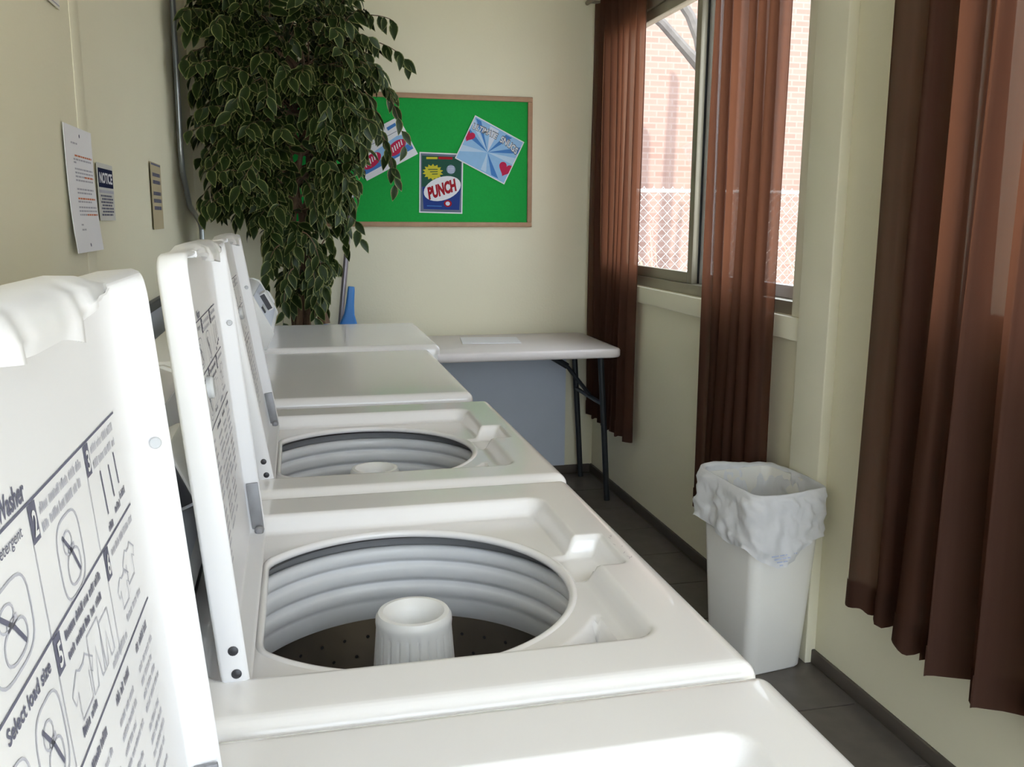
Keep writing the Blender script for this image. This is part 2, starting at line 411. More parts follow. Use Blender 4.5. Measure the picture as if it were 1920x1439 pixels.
def console_parts(root, x_front, z0, y0, y1, knob=True, dz=0.0, slope=1.0):
    # sloped control console; local to the machine
    prof = [(-0.165, 0.0), (-0.165, 0.205), (-0.155, 0.222), (-0.085, 0.226), (-0.062, 0.216), (0.0, 0.075), (0.002, 0.06), (-0.022, 0.0)]
    prof = [(x_front+px, z0+pz*slope) for px, pz in prof]
    L1 = [(a, y0, b) for a, b in prof]; L2 = [(a, y1, b) for a, b in prof]
    c = MB().loops([L1, L2]).build('console', M_cab, root, bevel=0.006, seg=3)
    # end caps
    for yy in (y0-0.012, y1):
        MB().loops([[(a+0.004, yy, b+0.003) for a, b in prof], [(a+0.004, yy+0.012, b+0.003) for a, b in prof]]).build('end_cap', M_plast, c, bevel=0.003)
    n = Vector((0.141*slope, 0, 0.062)).normalized()
    def pt(t, yv, h): # on the sloped face, t 0..1 from bottom to top
        return Vector((x_front-0.062*t, yv, z0+(0.075+0.141*t)*slope))+n*h
    def slab(t0, t1, ya, yb, h, name, mt, bv=0.003):
        lo = [pt(t0, ya, -0.002), pt(t0, yb, -0.002), pt(t1, yb, -0.002), pt(t1, ya, -0.002)]; hi = [pt(t0, ya, h), pt(t0, yb, h), pt(t1, yb, h), pt(t1, ya, h)]
        return MB().loops([lo, hi]).build(name, mt, c, bevel=bv)
    slab(0.08, 0.92, y0+0.03, y1-0.03, 0.003, 'control_panel', M_pale, 0.001)
    slab(0.30, 0.80, (y0+y1)/2-0.06, (y0+y1)/2+0.07, 0.024, 'coin_box', M_cab, 0.005)
    slab(0.34, 0.76, (y0+y1)/2-0.064, (y0+y1)/2-0.060, 0.020, 'coin_slot', M_dark, 0.0)
    if knob:
        k = MB().lathe([(0.030, 0), (0.028, 0.016), (0.020, 0.020), (0.0001, 0.020)], 24); ko = k.build('dial', M_plast, c)
        ko.location = pt(0.5, y1-0.13, 0.002); ko.rotation_euler = n.to_track_quat('Z', 'Y').to_euler()
    for q in range(3): slab(0.42, 0.58, y0+0.06+q*0.045, y0+0.09+q*0.045, 0.008, 'button', M_greyp if q else M_dark, 0.001)
    return c

def make_label_printing():
    mb = MB()      # lid-local: y across (0 = near edge), z up the lid
    ox = 0.615     # photo y of washer 1 lid -> local across coordinate
    def fn(y, s): return (-0.0209, y+ox, s+0.012)
    hl = lambda y0, y1, s, wd=0.0010: stroke(mb, [(y0, s), (y1, s)], wd, fn)
    vl = lambda y, s0, s1, wd=0.0009: stroke(mb, [(y, s0), (y, s1)], wd, fn, 1)
    hl(-0.575, -0.205, 0.332, 0.0013); hl(-0.575, -0.200, 0.274, 0.0013); hl(-0.575, -0.195, 0.211, 0.0013)
    put_text(mb, 'Washer', 0.0125, lambda a, b: fn(a-0.4165, b+0.3345), 0.034, bold=0.0003)
    for (yb, sb, n) in ((-0.383, 0.331, '2'), (-0.285, 0.331, '3'), (-0.383, 0.273, '5'), (-0.281, 0.273, '6')):
        # number reversed out of a dark box
        x0, x1, s1, s0 = yb, yb+0.0105, sb, sb-0.0165
        flat_poly(mb, [(x0, s0), (x1, s0), (x1, s1), (x0, s1)], fn)
        put_text(mb, n, 0.0150, lambda a, b: (-0.0205, a+x0+0.0024+ox, b+s0+0.0028+0.012), 0.0058, 2, bold=0.0003)
        vl(yb, sb-0.0165, sb-0.058)
    put_text(mb, 'detergent', 0.0072, lambda a, b: fn(a-0.4255, b+0.3225), 0.032)
    def scrib(y0, y1, s, h=0.0040, m=1):   # one line of print too small to read
        random.seed(int((y0+5)*1e4+s*1e5)); y = y0
        while y < y1-0.002:
            L_ = min(random.uniform(0.006, 0.016), y1-y)
            yy = y
            while yy < y+L_:
                wl = random.uniform(0.0008, 0.0016); hh = h*random.uniform(0.6, 1.0)
                flat_poly(mb, [(yy, s), (yy+wl, s), (yy+wl, s+hh), (yy, s+hh)], fn, m); yy += wl+0.0006
            y += L_+0.003
    put_text(mb, 'Select load size', 0.0085, lambda a, b: fn(a-0.447, b+0.2640), 0.056, bold=0.0002)
    scrib(-0.368, -0.294, 0.3230, 0.0050); scrib(-0.368, -0.30, 0.3150, 0.0048)
    scrib(-0.270, -0.212, 0.3235, 0.0048); scrib(-0.270, -0.214, 0.3150, 0.0048)
    scrib(-0.366, -0.295, 0.2645, 0.0050, 0); scrib(-0.366, -0.300, 0.2555, 0.0048, 0)
    scrib(-0.264, -0.205, 0.2645, 0.0046)
    # drawings
    def loop(cy, cs, ry, rs, n=26, wd=0.0012, p=0.6, m=1):
        pts = []
        for i in range(n):
            a = 2*PI*i/n; ca, sa = math.cos(a), math.sin(a)
            pts.append((cy+ry*math.copysign(abs(ca)**p, ca), cs+rs*math.copysign(abs(sa)**p, sa)))
        stroke(mb, pts, wd, fn, m, closed=True)
    for (cy, cs, ry, rs) in ((-0.423, 0.297, 0.024, 0.0165), (-0.335, 0.293, 0.020, 0.0185), (-0.405, 0.238, 0.018, 0.020), (-0.452, 0.238, 0.020, 0.018)):
        loop(cy, cs, ry, rs); loop(cy-ry*0.15, cs+rs*0.35, ry*0.35, rs*0.28, 16, 0.001, 1.0); loop(cy+ry*0.1, cs-rs*0.35, ry*0.55, rs*0.42, 18, 0.0012, 0.8)
        stroke(mb, [(cy-ry*0.5, cs+rs*0.6), (cy+ry*0.1, cs), (cy+ry*0.5, cs-rs*0.6)], 0.0022, fn, 0)
        stroke(mb, [(cy-ry*0.2, cs+rs*0.1), (cy+ry*0.3, cs+rs*0.15)], 0.003, fn, 1)
    shirt = [(-0.9,-1),(-0.9,0.2),(-1.4,-0.1),(-1.7,0.4),(-0.7,1),(-0.3,0.8),(0.3,0.8),(0.7,1),(1.7,0.4),(1.4,-0.1),(0.9,0.2),(0.9,-1)]
    pants = [(-0.8,1),(0.8,1),(1.0,-1),(0.35,-1),(0,0.3),(-0.35,-1),(-1.0,-1)]
    for (shape, cy, cs, k) in ((shirt, -0.352, 0.236, 0.0115), (pants, -0.325, 0.238, 0.014), (pants, -0.303, 0.236, 0.012), (shirt, -0.228, 0.247, 0.010), (shirt, -0.250, 0.240, 0.009)):
        stroke(mb, [(cy+a*k, cs+b*k) for a, b in shape], 0.0011, fn, 1, closed=True)
    for (yy, s0, s1) in ((-0.258, 0.311, 0.286), (-0.238, 0.309, 0.290), (-0.222, 0.312, 0.293)):
        stroke(mb, [(yy, s0), (yy+0.002, s1)], 0.0020, fn, 0); scrib(yy-0.002, yy+0.012, s1-0.009, 0.005, 0)
    scrib(-0.366, -0.335, 0.2180, 0.0050, 0); scrib(-0.300, -0.262, 0.2165, 0.0048); scrib(-0.255, -0.215, 0.2220, 0.0045)
    # paragraphs of small print in three columns
    for col, (a, b) in enumerate(((-0.375, -0.315), (-0.306, -0.258), (-0.248, -0.200))):
        put = 0.199
        scrib(a, b-0.012, put, 0.0058, 0)
        for q in range(13 if col < 2 else 9):
            put -= 0.0085 if q % 4 else 0.012
            scrib(a, b-random.uniform(0, 0.02), put, 0.0042, 1)
    for q in range(16):
        put = 0.195-q*0.0095; scrib(-0.57, -0.39-random.uniform(0, 0.03), put, 0.0042, 1)
    return mb.mesh('printing', [M_ink, M_inkgrey, M_liner], fix=False)
PRINT_ME = make_label_printing()

LW, LH = 0.465, 0.425
def make_lid(root, lean):
    def lp(X, ins):
        return [(X, LW/2+a, LH/2+b) for a, b in rrect(LW-2*ins, LH-2*ins, max(0.022-ins, 0.004), 6)]
    mb = MB().loops([lp(-0.027, 0.006), lp(-0.0255, 0.002), lp(-0.023, 0.0), lp(-0.004, 0.0), lp(-0.001, 0.0015), lp(0.0, 0.003), lp(-0.0008, 0.0045), lp(-0.003, 0.0055), lp(-0.0190, 0.0075), lp(-0.0208, 0.0085), lp(-0.0213, 0.0105)])
    lid = mb.build('lid', M_liner, root, (-0.502, 0.081, ZH-0.012), sharp=50); lid.rotation_euler = (0, -lean, 0)
    pr = link('printing', PRINT_ME, lid); pr['kind'] = 'stuff'; pr['label'] = 'grey and black printed washing instructions'
    # moulded finger grip along the free edge
    rows = []
    for i in range(49):
        t = i/48; Y = 0.085+t*0.255
        wv = sst(0, 0.22, t)*sst(1, 0.80, t)
        dn = sst(0.10, 0.30, t)*sst(0.78, 0.62, t)
        rip = 0.003*math.sin(t*44)*math.exp(-((t-0.68)/0.10)**2)+0.003*math.sin(t*50)*math.exp(-((t-0.26)/0.08)**2)
        z = LH
        up_ = 0.006*wv; fo = 0.001+0.006*wv+rip*0.6; lo = 0.008+0.008*dn+0.005*math.exp(-((t-0.64)/0.06)**2)
        rows.append([(-0.0265, Y, z-0.006), (-0.024, Y, z+up_*0.7), (-0.015, Y, z+up_), (-0.004, Y, z+up_*0.8), (fo*0.7, Y, z+up_*0.3-0.002), (fo, Y, z-0.006), (fo+0.001, Y, z-lo*0.6), (fo-0.001+rip, Y, z-lo), (fo-0.004+rip, Y, z-lo+0.001), (-0.002, Y, z-0.008)])
    g = MB().loops(rows).build('finger_grip', M_liner, lid, sharp=60)
    # rubber bumpers on the rim, screws on the near side
    bm_ = MB().lathe([(0.0001, 0.006), (0.009, 0.006), (0.0105, 0.004), (0.0105, 0), (0.0001, 0)], 20).mesh('bumper', M_greyp)
    link('bumper', bm_, lid, (0.000, 0.0185, 0.300), (0, PI/2, 0))
    b2 = link('bumper', bm_, lid, (-0.0085, LW-0.0075, 0.312), (PI/2, 0, 0)); b2.scale = (0.36, 0.36, 0.30)
    hg = MB().box(-0.018, -0.0015, LW-0.0115, LW-0.0075, 0.0, 0.080).build('hinge', M_hinge, lid, bevel=0.001)
    MB().lathe([(0.0001, 0.010), (0.004, 0.0095), (0.0065, 0.007), (0.007, 0.0)], 14).build('hinge_pin', M_hinge, hg, (-0.008, LW-0.0115, 0.010)).rotation_euler = (PI/2, 0, 0)
    sm = MB().lathe([(0.0001, 0.0018), (0.003, 0.0016), (0.0048, 0.0006), (0.005, 0)], 14).mesh('screw', M_dark)
    for zv in (0.022, 0.046): link('screw', sm, lid, (-0.011, -0.0002, zv), (PI/2, 0, 0))
    return lid

def make_washer():
    root = empty('washing_machine')
    MB().loops([[(a, b, z) for a, b in rrect(0.655, WW-0.008, 0.012, 4, -0.335, WW/2)] for z in (0.02, ZH-0.032)], True, False).build('cabinet', M_cab, root)
    fm = MB().lathe([(0.02, 0), (0.02, 0.012), (0.012, 0.03)], 14, close=True).mesh('levelling_foot', M_dark)
    for fx in (-0.62, -0.05):
        for fy in (0.05, WW-0.05): link('levelling_foot', fm, root, (fx, fy, 0))
    tp = top_mesh(-XB, WW, False); tpo = tp.build('top_panel', M_white, root, (0, 0, ZH), fix=False, sharp=60)
    # rolled lip of the tub opening
    zf = ZH-0.026
    rp = [(0.011, -0.004), (0.0075, 0.0008), (0.0045, 0.0022), (0.001, 0.0015), (-0.0015, -0.001), (-0.0025, -0.004), (-0.0015, -0.008), (0.002, -0.009)]
    MB().loops([[(OC[0]+(hole_r(2*PI*i/160)+dr_)*math.cos(2*PI*i/160), OC[1]+(hole_r(2*PI*i/160)+dr_)*math.sin(2*PI*i/160), zf+dz_) for i in range(160)] for dr_, dz_ in rp], False, False).build('opening_rim', M_white, root, sharp=80)
    cx, cy = -0.320, 0.336; dR = 0.010
    tub = MB().lathe([(0.217, 0.8765), (0.2405, 0.8755), (0.2405, 0.842), (0.232, 0.845)], 96, (cx, cy, 0)).build('tub_cover', M_tubdark, root)
    prof = [(0.232, 0.860), (0.222, 0.868), (0.216, 0.867), (0.2125, 0.862), (0.212, 0.852), (0.214, 0.847), (0.221, 0.843), (0.2215, 0.840), (0.215, 0.836), (0.2135, 0.831), (0.2135, 0.820), (0.216, 0.815),
            (0.2225, 0.811), (0.223, 0.808), (0.217, 0.803), (0.216, 0.798), (0.216, 0.789), (0.220, 0.784), (0.2215, 0.778), (0.222, 0.752), (0.226, 0.749)]
    MB().lathe([(r+dR, z-0.008) for r, z in prof], 128, (cx, cy, 0)).build('balance_ring', M_tub, root, sharp=80)
    bk = MB().lathe([(r+dR, z) for r, z in [(0.2275, 0.752), (0.2245, 0.747), (0.2245, 0.741), (0.2285, 0.737), (0.2285, 0.52), (0.222, 0.50), (0.19, 0.49), (0.04, 0.50)]], 128, (cx, cy, 0)).build('basket', M_steel, root, sharp=50)
    h = MB()
    for r_ in range(6):
        for k in range(40):
            a = 2*PI*(k+0.5*(r_ % 2))/40; z = 0.712-r_*0.030; R = 0.2278+dR
            c_ = Vector((cx+R*math.cos(a), cy+R*math.sin(a), z)); t = Vector((-math.sin(a), math.cos(a), 0)); u = Vector((0, 0, 1))
            h.add([c_+(t*math.cos(q*PI/4)+u*math.sin(q*PI/4))*0.0028 for q in range(8)], [tuple(range(8))])
    ho = h.build('drain_holes', M_dark, bk); ho['kind'] = 'stuff'
    # agitator with flutes
    ax, ay = -0.312, 0.343; n = 24*6
    pr = [(0.028, 0.800), (0.029, 0.838), (0.033, 0.846), (0.040, 0.8525), (0.046, 0.852), (0.0495, 0.846), (0.050, 0.840), (0.0492, 0.832), (0.0496, 0.828), (0.054, 0.770), (0.060, 0.69), (0.068, 0.60), (0.085, 0.53), (0.12, 0.50)]
    rows = []
    for ri, (r, z) in enumerate(pr):
        row = []
        for i in range(n):
            k = i % 6; fl_ = 0.0
            if ri > 7: fl_ = -0.0024 if k == 0 else 0.0
            a = 2*PI*i/n; row.append((ax+(r+fl_)*math.cos(a), ay+(r+fl_)*math.sin(a), z))
        rows.append(row)
    MB().loops(rows, True, False).build('agitator', M_plast, root, sharp=40)
    console_parts(root, -0.565, ZH-0.008, 0.02, WW-0.02)
    make_lid(root, 0.088)
    return root
WG = 'top-loading washers in a row with their lids up'
wash = make_washer()
wash.location = (0, 0, 0)
tag(wash, 'middle open washer of the row, its fluted white agitator in full view', 'washing machine', WG)
w1 = copy_tree(wash); w1.location = (0, -0.692, 0)
tag(w1, 'nearest open washer, its raised lid printed with instructions filling the lower left', 'washing machine', WG)
w3 = copy_tree(wash); w3.location = (0.008, 0.703, 0)
tag(w3, 'farthest open washer, standing right before the closed dryer tops', 'washing machine', WG)
for ch in w3.children:
    if ch.name.startswith('lid'): ch.rotation_euler = (0, -0.155, 0)
for ch in w1.children:
    if ch.name.startswith('lid'): ch.rotation_euler = (0, -0.085, 0); ch.location.y -= 0.004

for wsh, sd_ in ((wash, 3), (w3, 8)):      # scuffed enamel near the front edge
    rs = random.Random(sd_); mb = MB()
    for q in range(9):
        a_, b_ = rs.uniform(-0.034, -0.022), rs.uniform(0.30, 0.40)
        stroke(mb, [(a_, b_), (a_+rs.uniform(-0.004, 0.004), b_+rs.uniform(0.003, 0.008))], 0.0011, lambda u_, v_: (u_, v_, ZH+0.0003))
    o_ = mb.build('scuff_marks', M_scuff, wsh, fix=False); o_['kind'] = 'stuff'

def make_dryer(y0, wd, zt, xf, label):
    root = empty('clothes_dryer', (xf, y0, 0))
    MB().loops([[(a, b, z) for a, b in rrect(0.66, wd-0.008, 0.012, 4, -0.338, wd/2)] for z in (0.02, zt-0.03)], True, False).build('cabinet', M_cab, root)
    fm = MB().lathe([(0.02, 0), (0.02, 0.012), (0.012, 0.03)], 14, close=True).mesh('levelling_foot', M_dark)
    for fx in (-0.62, -0.05):
        for fy in (0.05, wd-0.05): link('levelling_foot', fm, root, (fx, fy, 0))
    dm = top_mesh(0.60, wd, True); dm.build('top_panel', M_white, root, (0, 0, zt), fix=False, sharp=60)
    console_parts(root, -0.552, zt-0.006, 0.015, wd-0.02, knob=True, slope=0.85)
    # door in the front
    do = MB().loops([[(x_, a, b) for a, b in rrect(0.46, 0.42, 0.04, 5, wd/2, 0.56)] for x_ in (-0.008, 0.012)]).build('door', M_cab, root, bevel=0.004)
    MB().box(0.012, 0.03, wd/2-0.2, wd/2-0.18, 0.50, 0.62).build('handle', M_plast, do, bevel=0.003)
    return tag(root, label, 'dryer', 'closed dryers at the far end of the row')
make_dryer(1.440, 0.795, 0.9235, -0.020, 'closed dryer with a plain flat top next to the open washers')
make_dryer(2.250, 0.690, 0.9345, 0.020, 'closed dryer at the end of the row, before the leafy plant')

# ------------------------------------------------------------------ folding table, paper
def make_table():
    x0, x1, y0, y1, zt = -0.03, 0.998, 3.11, 3.745, 0.772
    root = empty('folding_table', ((x0+x1)/2, (y0+y1)/2, 0)); ox, oy = root.location.x, root.location.y
    W_, D_ = x1-x0, y1-y0
    def lp(ins, z): return [(a, b, z) for a, b in rrect(W_-2*ins, D_-2*ins, 0.05-ins*0.5, 6)]
    MB().loops([lp(0.012, zt-0.042), lp(0.004, zt-0.040), lp(0.0, zt-0.034), lp(0.0, zt-0.010), lp(0.004, zt-0.003), lp(0.012, zt)]).build('table_top', M_table, root, sharp=60)
    for s in (-1, 1):
        xl = s*(W_/2-0.055); xb = s*(W_/2-0.005)
        if s < 0: xb = -(W_/2-0.055)
        for yv in (3.27, 3.70):
            MB().tube([(xl, yv-oy, zt-0.045), (xl+(xb-xl)*0.5, yv-oy, 0.38), (xb, yv-oy, 0.0)], 0.0145, 12).build('leg', M_leg, root)
        MB().tube([(xl+(xb-xl)*0.38, 3.27-oy, 0.48), (xl+(xb-xl)*0.38, 3.70-oy, 0.48)], 0.011, 10).build('crossbar', M_leg, root)
        br = MB().tube([(s*0.22, 3.485-oy, zt-0.05), (s*0.36, 3.485-oy, zt-0.135)], 0.016, 10).tube([(s*0.355, 3.485-oy, zt-0.13), (xl+(xb-xl)*0.38, 3.485-oy, 0.49)], 0.010, 10)
        br.build('brace', M_leg, root)
    tag(root, 'grey plastic folding table with dark tubular legs against the far wall', 'table')
make_table()
pp = MB(); pp.box(-0.108, 0.108, -0.14, 0.14, 0, 0.004)
po = pp.build('paper_pad', M_paper, None, (0.455, 3.50, 0.7725)); po.rotation_euler = (0, 0, PI/2-0.12)
tag(po, 'thin white paper pad lying on the grey folding table', 'paper')

# ------------------------------------------------------------------ bulletin board and posters
bx0, bx1, bz0, bz1 = -0.50, 0.726, 1.315, 1.952
bb_ = empty('bulletin_board', ((bx0+bx1)/2, YF, bz0))
bw, bh = bx1-bx0, bz1-bz0
MB().box(-bw/2+0.01, bw/2-0.01, -0.012, -0.001, 0.01, bh-0.01).build('green_panel', M_cork, bb_)
fw_ = 0.024
for (a, b, c_, e) in ((-bw/2, bw/2, 0, fw_), (-bw/2, bw/2, bh-fw_, bh), (-bw/2, -bw/2+fw_, fw_, bh-fw_), (bw/2-fw_, bw/2, fw_, bh-fw_)):
    MB().box(a, b, -0.022, 0, c_, e).build('frame_strip', M_oak, bb_, bevel=0.003)
tag(bb_, 'green felt bulletin board with a narrow oak frame on the far wall', 'bulletin board')

def P_(name, c): return mat(name, c, 0.85, noise_amt=0.05, noise_scale=40, spec=0.08)
C_wht, C_blu, C_sky, C_red, C_yel, C_grn, C_nav, C_gry = P_('print_white', (0.78, 0.79, 0.82)), P_('print_blue', (0.075, 0.22, 0.55)), P_('print_sky_blue', (0.30, 0.52, 0.78)), P_('print_crimson', (0.52, 0.03, 0.09)), P_('print_yellow', (0.60, 0.55, 0.05)), P_('print_dark_green', (0.03, 0.10, 0.07)), P_('print_navy', (0.03, 0.06, 0.24)), P_('print_grey_blue', (0.16, 0.19, 0.25))
C_pale = P_('print_pale_blue', (0.50, 0.66, 0.84)); C_dred = P_('print_dark_red', (0.36, 0.02, 0.03)); C_lilac = P_('print_lilac', (0.66, 0.72, 0.84)); C_steel = P_('print_steel', (0.30, 0.36, 0.48))
PAL = [C_wht, C_blu, C_sky, C_red, C_yel, C_grn, C_nav, C_gry, C_pale, C_dred, C_lilac, C_steel]
def poster(name, cx, cz, wd, ht, ang, draw, label, yo=0.0):
    root = empty(name, (cx, YF-0.013-yo, cz)); root.rotation_euler = (0, ang, 0)
    MB().box(-wd/2, wd/2, -0.0014, 0, -ht/2, ht/2).build('sheet', C_wht, root)
    mb = MB(); lay = [0]
    def fn(x_, z_): return (x_, -0.0016-0.00025*lay[0], z_)
    def nxt(): lay[0] += 1
    draw(mb, fn, nxt, wd, ht)
    pr = mb.build('print', PAL, root, fix=False); pr['kind'] = 'stuff'
    return tag(root, label, 'poster')
def ell(cx, cz, a, b, ang=0, n=28):
    c_, s_ = math.cos(ang), math.sin(ang)
    return [(cx+a*math.cos(t)*c_-b*math.sin(t)*s_, cz+a*math.cos(t)*s_+b*math.sin(t)*c_) for t in [2*PI*i/n for i in range(n)]]
def draw_punch(mb, fn, nxt, w_, h_):
    flat_poly(mb, [(-w_/2+.006, -h_/2+.006), (w_/2-.006, -h_/2+.006), (w_/2-.006, h_/2-.006), (-w_/2+.006, h_/2-.006)], fn, 7); nxt()
    flat_poly(mb, [(-w_/2+.022, -h_/2+.018), (w_/2-.016, -h_/2+.018), (w_/2-.010, -0.01), (-w_/2+.014, -0.02)], fn, 6)
    flat_poly(mb, [(-w_/2+.012, -0.02), (w_/2-.010, -0.01), (w_/2-.010, h_/2-.016), (-w_/2+.012, h_/2-.016)], fn, 5); nxt()
    star = []
    for i in range(28):
        a = 2*PI*i/28; r = (1.0 if i % 2 else 0.74); star.append((-0.042+0.052*r*math.cos(a), 0.052+0.040*r*math.sin(a)))
    flat_poly(mb, star, fn, 4)
    flat_poly(mb, ell(0.048, 0.068, 0.022, 0.022), fn, 11)
    for q in range(4): stroke(mb, [(0.032, 0.080-q*0.008), (0.064, 0.080-q*0.008)], 0.003, lambda a, b: (a, fn(a, b)[1]-0.0004, b), 10)
    stroke(mb, [(-0.075, 0.118), (-0.02, 0.120)], 0.010, fn, 4); stroke(mb, [(-0.015, 0.121), (0.055, 0.122)], 0.012, fn, 9)
    for q in range(3): stroke(mb, [(-0.066+0.01*q, 0.064-q*0.011), (-0.018, 0.066-q*0.011)], 0.004, lambda a, b: (a, fn(a, b)[1]-0.0004, b), 5)
    nxt(); flat_poly(mb, ell(0.006, -0.026, 0.096, 0.056, 0.34), fn, 0); nxt()
    c_, s_ = math.cos(0.34), math.sin(0.34)
    put_text(mb, 'PUNCH', 0.080, lambda a, b: fn(-0.060+a*c_-b*s_*0.5, -0.079+a*s_+b*c_), 0.146, 9, bold=0.0045)
    flat_poly(mb, ell(0.034, -0.098, 0.020, 0.017), fn, 9); nxt(); flat_poly(mb, ell(0.034, -0.098, 0.011, 0.010), fn, 10)
    stroke(mb, [(-0.07, -0.112), (0.004, -0.112)], 0.004, fn, 1)
def draw_snug(mb, fn, nxt, w_, h_):
    x0, x1, z0, z1 = -w_/2+.005, w_/2-.005, -h_/2+.005, h_/2-.005
    flat_poly(mb, [(x0, z0), (x1, z0), (x1, z1), (x0, z1)], fn, 2); nxt()
    # blue rays spreading from the centre of the sheet
    rays = [(-0.14, 0.10, -0.14, 0.07, 8), (-0.14, 0.045, -0.14, 0.010, 1), (-0.14, -0.04, -0.14, -0.075, 8), (0.14, 0.085, 0.14, 0.05, 1), (0.14, 0.025, 0.14, -0.01, 8), (0.10, -0.105, 0.06, -0.105, 1), (-0.05, 0.105, 0.0, 0.105, 10), (0.04, 0.105, 0.075, 0.105, 1), (-0.10, 0.105, -0.13, 0.105, 1), (0.0, -0.105, 0.03, -0.105, 8)]
    for (a, b, c_, e, m_) in rays:
        a = max(x0, min(x1, a)); c_ = max(x0, min(x1, c_)); b = max(z0, min(z1, b)); e = max(z0, min(z1, e))
        flat_poly(mb, [(-0.006, -0.015), (a, b), (c_, e)], fn, m_)
    nxt()
    nxt()
    put_text(mb, 'ULTIMATE', 0.040, lambda a, b: fn(-0.128+a, 0.052+b+0.010*math.sin((a)/0.14*PI/2)), 0.134, 7, bold=0.0030)
    put_text(mb, 'SNUGS', 0.046, lambda a, b: fn(0.024+a, 0.060+b-0.022*(a/0.11)**2), 0.106, 7, bold=0.0032); nxt()
    put_text(mb, 'ULTIMATE', 0.036, lambda a, b: fn(-0.127+a, 0.0525+b+0.010*math.sin((a)/0.14*PI/2)), 0.130, 0, bold=0.0004)
    put_text(mb, 'SNUGS', 0.041, lambda a, b: fn(0.0255+a, 0.061+b-0.022*(a/0.11)**2), 0.101, 0, bold=0.0005)
    def heart(cx, cz, k):
        pts = []
        for i in range(30):
            t = 2*PI*i/30; pts.append((cx+k*16*math.sin(t)**3/16, cz+k*(13*math.cos(t)-5*math.cos(2*t)-2*math.cos(3*t)-math.cos(4*t))/16))
        flat_poly(mb, [(max(x0, min(x1, a)), b) for a, b in pts], fn, 3)
    heart(0.112, -0.046, 0.038); heart(-0.124, 0.014, 0.030)
def draw_left(mb, fn, nxt, w_, h_):
    flat_poly(mb, [(-0.13, -0.070), (0.134, -0.066), (0.134, 0.010), (0.09, 0.022), (-0.13, -0.004)], fn, 2); nxt()
    flat_poly(mb, [(-0.13, -0.070), (0.134, -0.066), (0.134, -0.035), (-0.13, -0.045)], fn, 1); nxt()
    for cx in (-0.075, 0.062):
        flat_poly(mb, ell(cx, -0.026, 0.055, 0.028, 0.22), fn, 3); nxt()
        for q in range(6):   # stylised slanting white strokes of a blurred logo
            a = cx-0.034+q*0.0135; stroke(mb, [(a-0.003, -0.042+q*0.003), (a+0.003, -0.018+q*0.003)], 0.0055, fn, 0)
        nxt()
    for cx in (-0.045, 0.088): flat_poly(mb, [(cx-0.024, 0.062), (cx+0.024, 0.066), (cx+0.024, 0.080), (cx-0.024, 0.078)], fn, 1)
    stroke(mb, [(-0.09, 0.040), (0.10, 0.042)], 0.0025, fn, 7)
poster('poster', 0.263, 1.528, 0.217, 0.292, 0.02, draw_punch, 'upright detergent poster with a red PUNCH oval, lowest on the green board', 0.0)
poster('poster', 0.508, 1.692, 0.279, 0.232, math.radians(26.2), draw_snug, 'tilted blue poster with pink hearts and white ULTIMATE lettering, right on the board', 0.0036)
poster('poster', -0.022, 1.687, 0.283, 0.197, math.radians(-28.0), draw_left, 'tilted white and blue poster half hidden by the plant leaves', 0.0036)

# ------------------------------------------------------------------ notices on the left wall
def wall_sheet(name, y0, y1, z0, z1, draw, label, mt=M_paper, th=0.0012, cat='notice', rise=0.0):
    root = empty(name, (XL+0.0045, (y0+y1)/2, (z0+z1)/2)); w_, h_ = y1-y0, z1-z0
    rows = []
    for i in range(7):
        t = i/6; zz = -h_/2+h_*t; bow = rise*(1-t)**3
        rows.append([(0.001+bow, -w_/2, zz), (0.001+bow+th, -w_/2, zz), (0.001+bow+th, w_/2, zz), (0.001+bow, w_/2, zz)])
    MB().loops(rows).build('sheet', mt, root)
    mb = MB(); fn = lambda a, b: (0.001+th+0.0006+rise*(1-(b+h_/2)/h_)**3, a, b)
    draw(mb, fn, w_, h_)
    pr = mb.build('print', [M_ink, M_inkgrey, P_('print_rust', (0.62, 0.22, 0.12)), P_('print_dark_navy', (0.012, 0.016, 0.05)), C_wht], root, fix=False); pr['kind'] = 'stuff'
    return tag(root, label, cat)
def words_line(mb, fn, y0, y1, z, h, m):
    y = y0
    while y < y1-0.004:
        L_ = min(random.uniform(0.010, 0.026), y1-y); flat_poly(mb, [(y, z), (y+L_, z), (y+L_, z+h), (y, z+h)], fn, m); y += L_+0.004
def draw_letter(mb, fn, w_, h_):
    L_ = lambda a, b, t, m=1: words_line(mb, fn, -w_/2+a*w_, -w_/2+b*w_, h_/2-t*h_, 0.0036, m)
    for (a, b, t, m) in ((.2, .42, .14, 1), (.3, .93, .235, 2), (.25, .9, .265, 1), (.25, .34, .29, 1), (.27, .93, .34, 1), (.27, .94, .37, 1), (.27, .6, .40, 1), (.6, .94, .40, 2), (.27, .94, .43, 1), (.28, .9, .50, 1), (.28, .82, .53, 1), (.28, .93, .575, 2), (.27, .8, .60, 1), (.27, .94, .645, 1), (.27, .94, .675, 1), (.27, .55, .705, 1), (.55, .95, .705, 2), (.27, .36, .785, 1), (.27, .42, .825, 1)): L_(a, b, t, m)
    for (a, t) in ((.52, .065), (.5, .945)): flat_poly(mb, ell(-w_/2+a*w_, h_/2-t*h_, 0.005, 0.004), fn, 0)
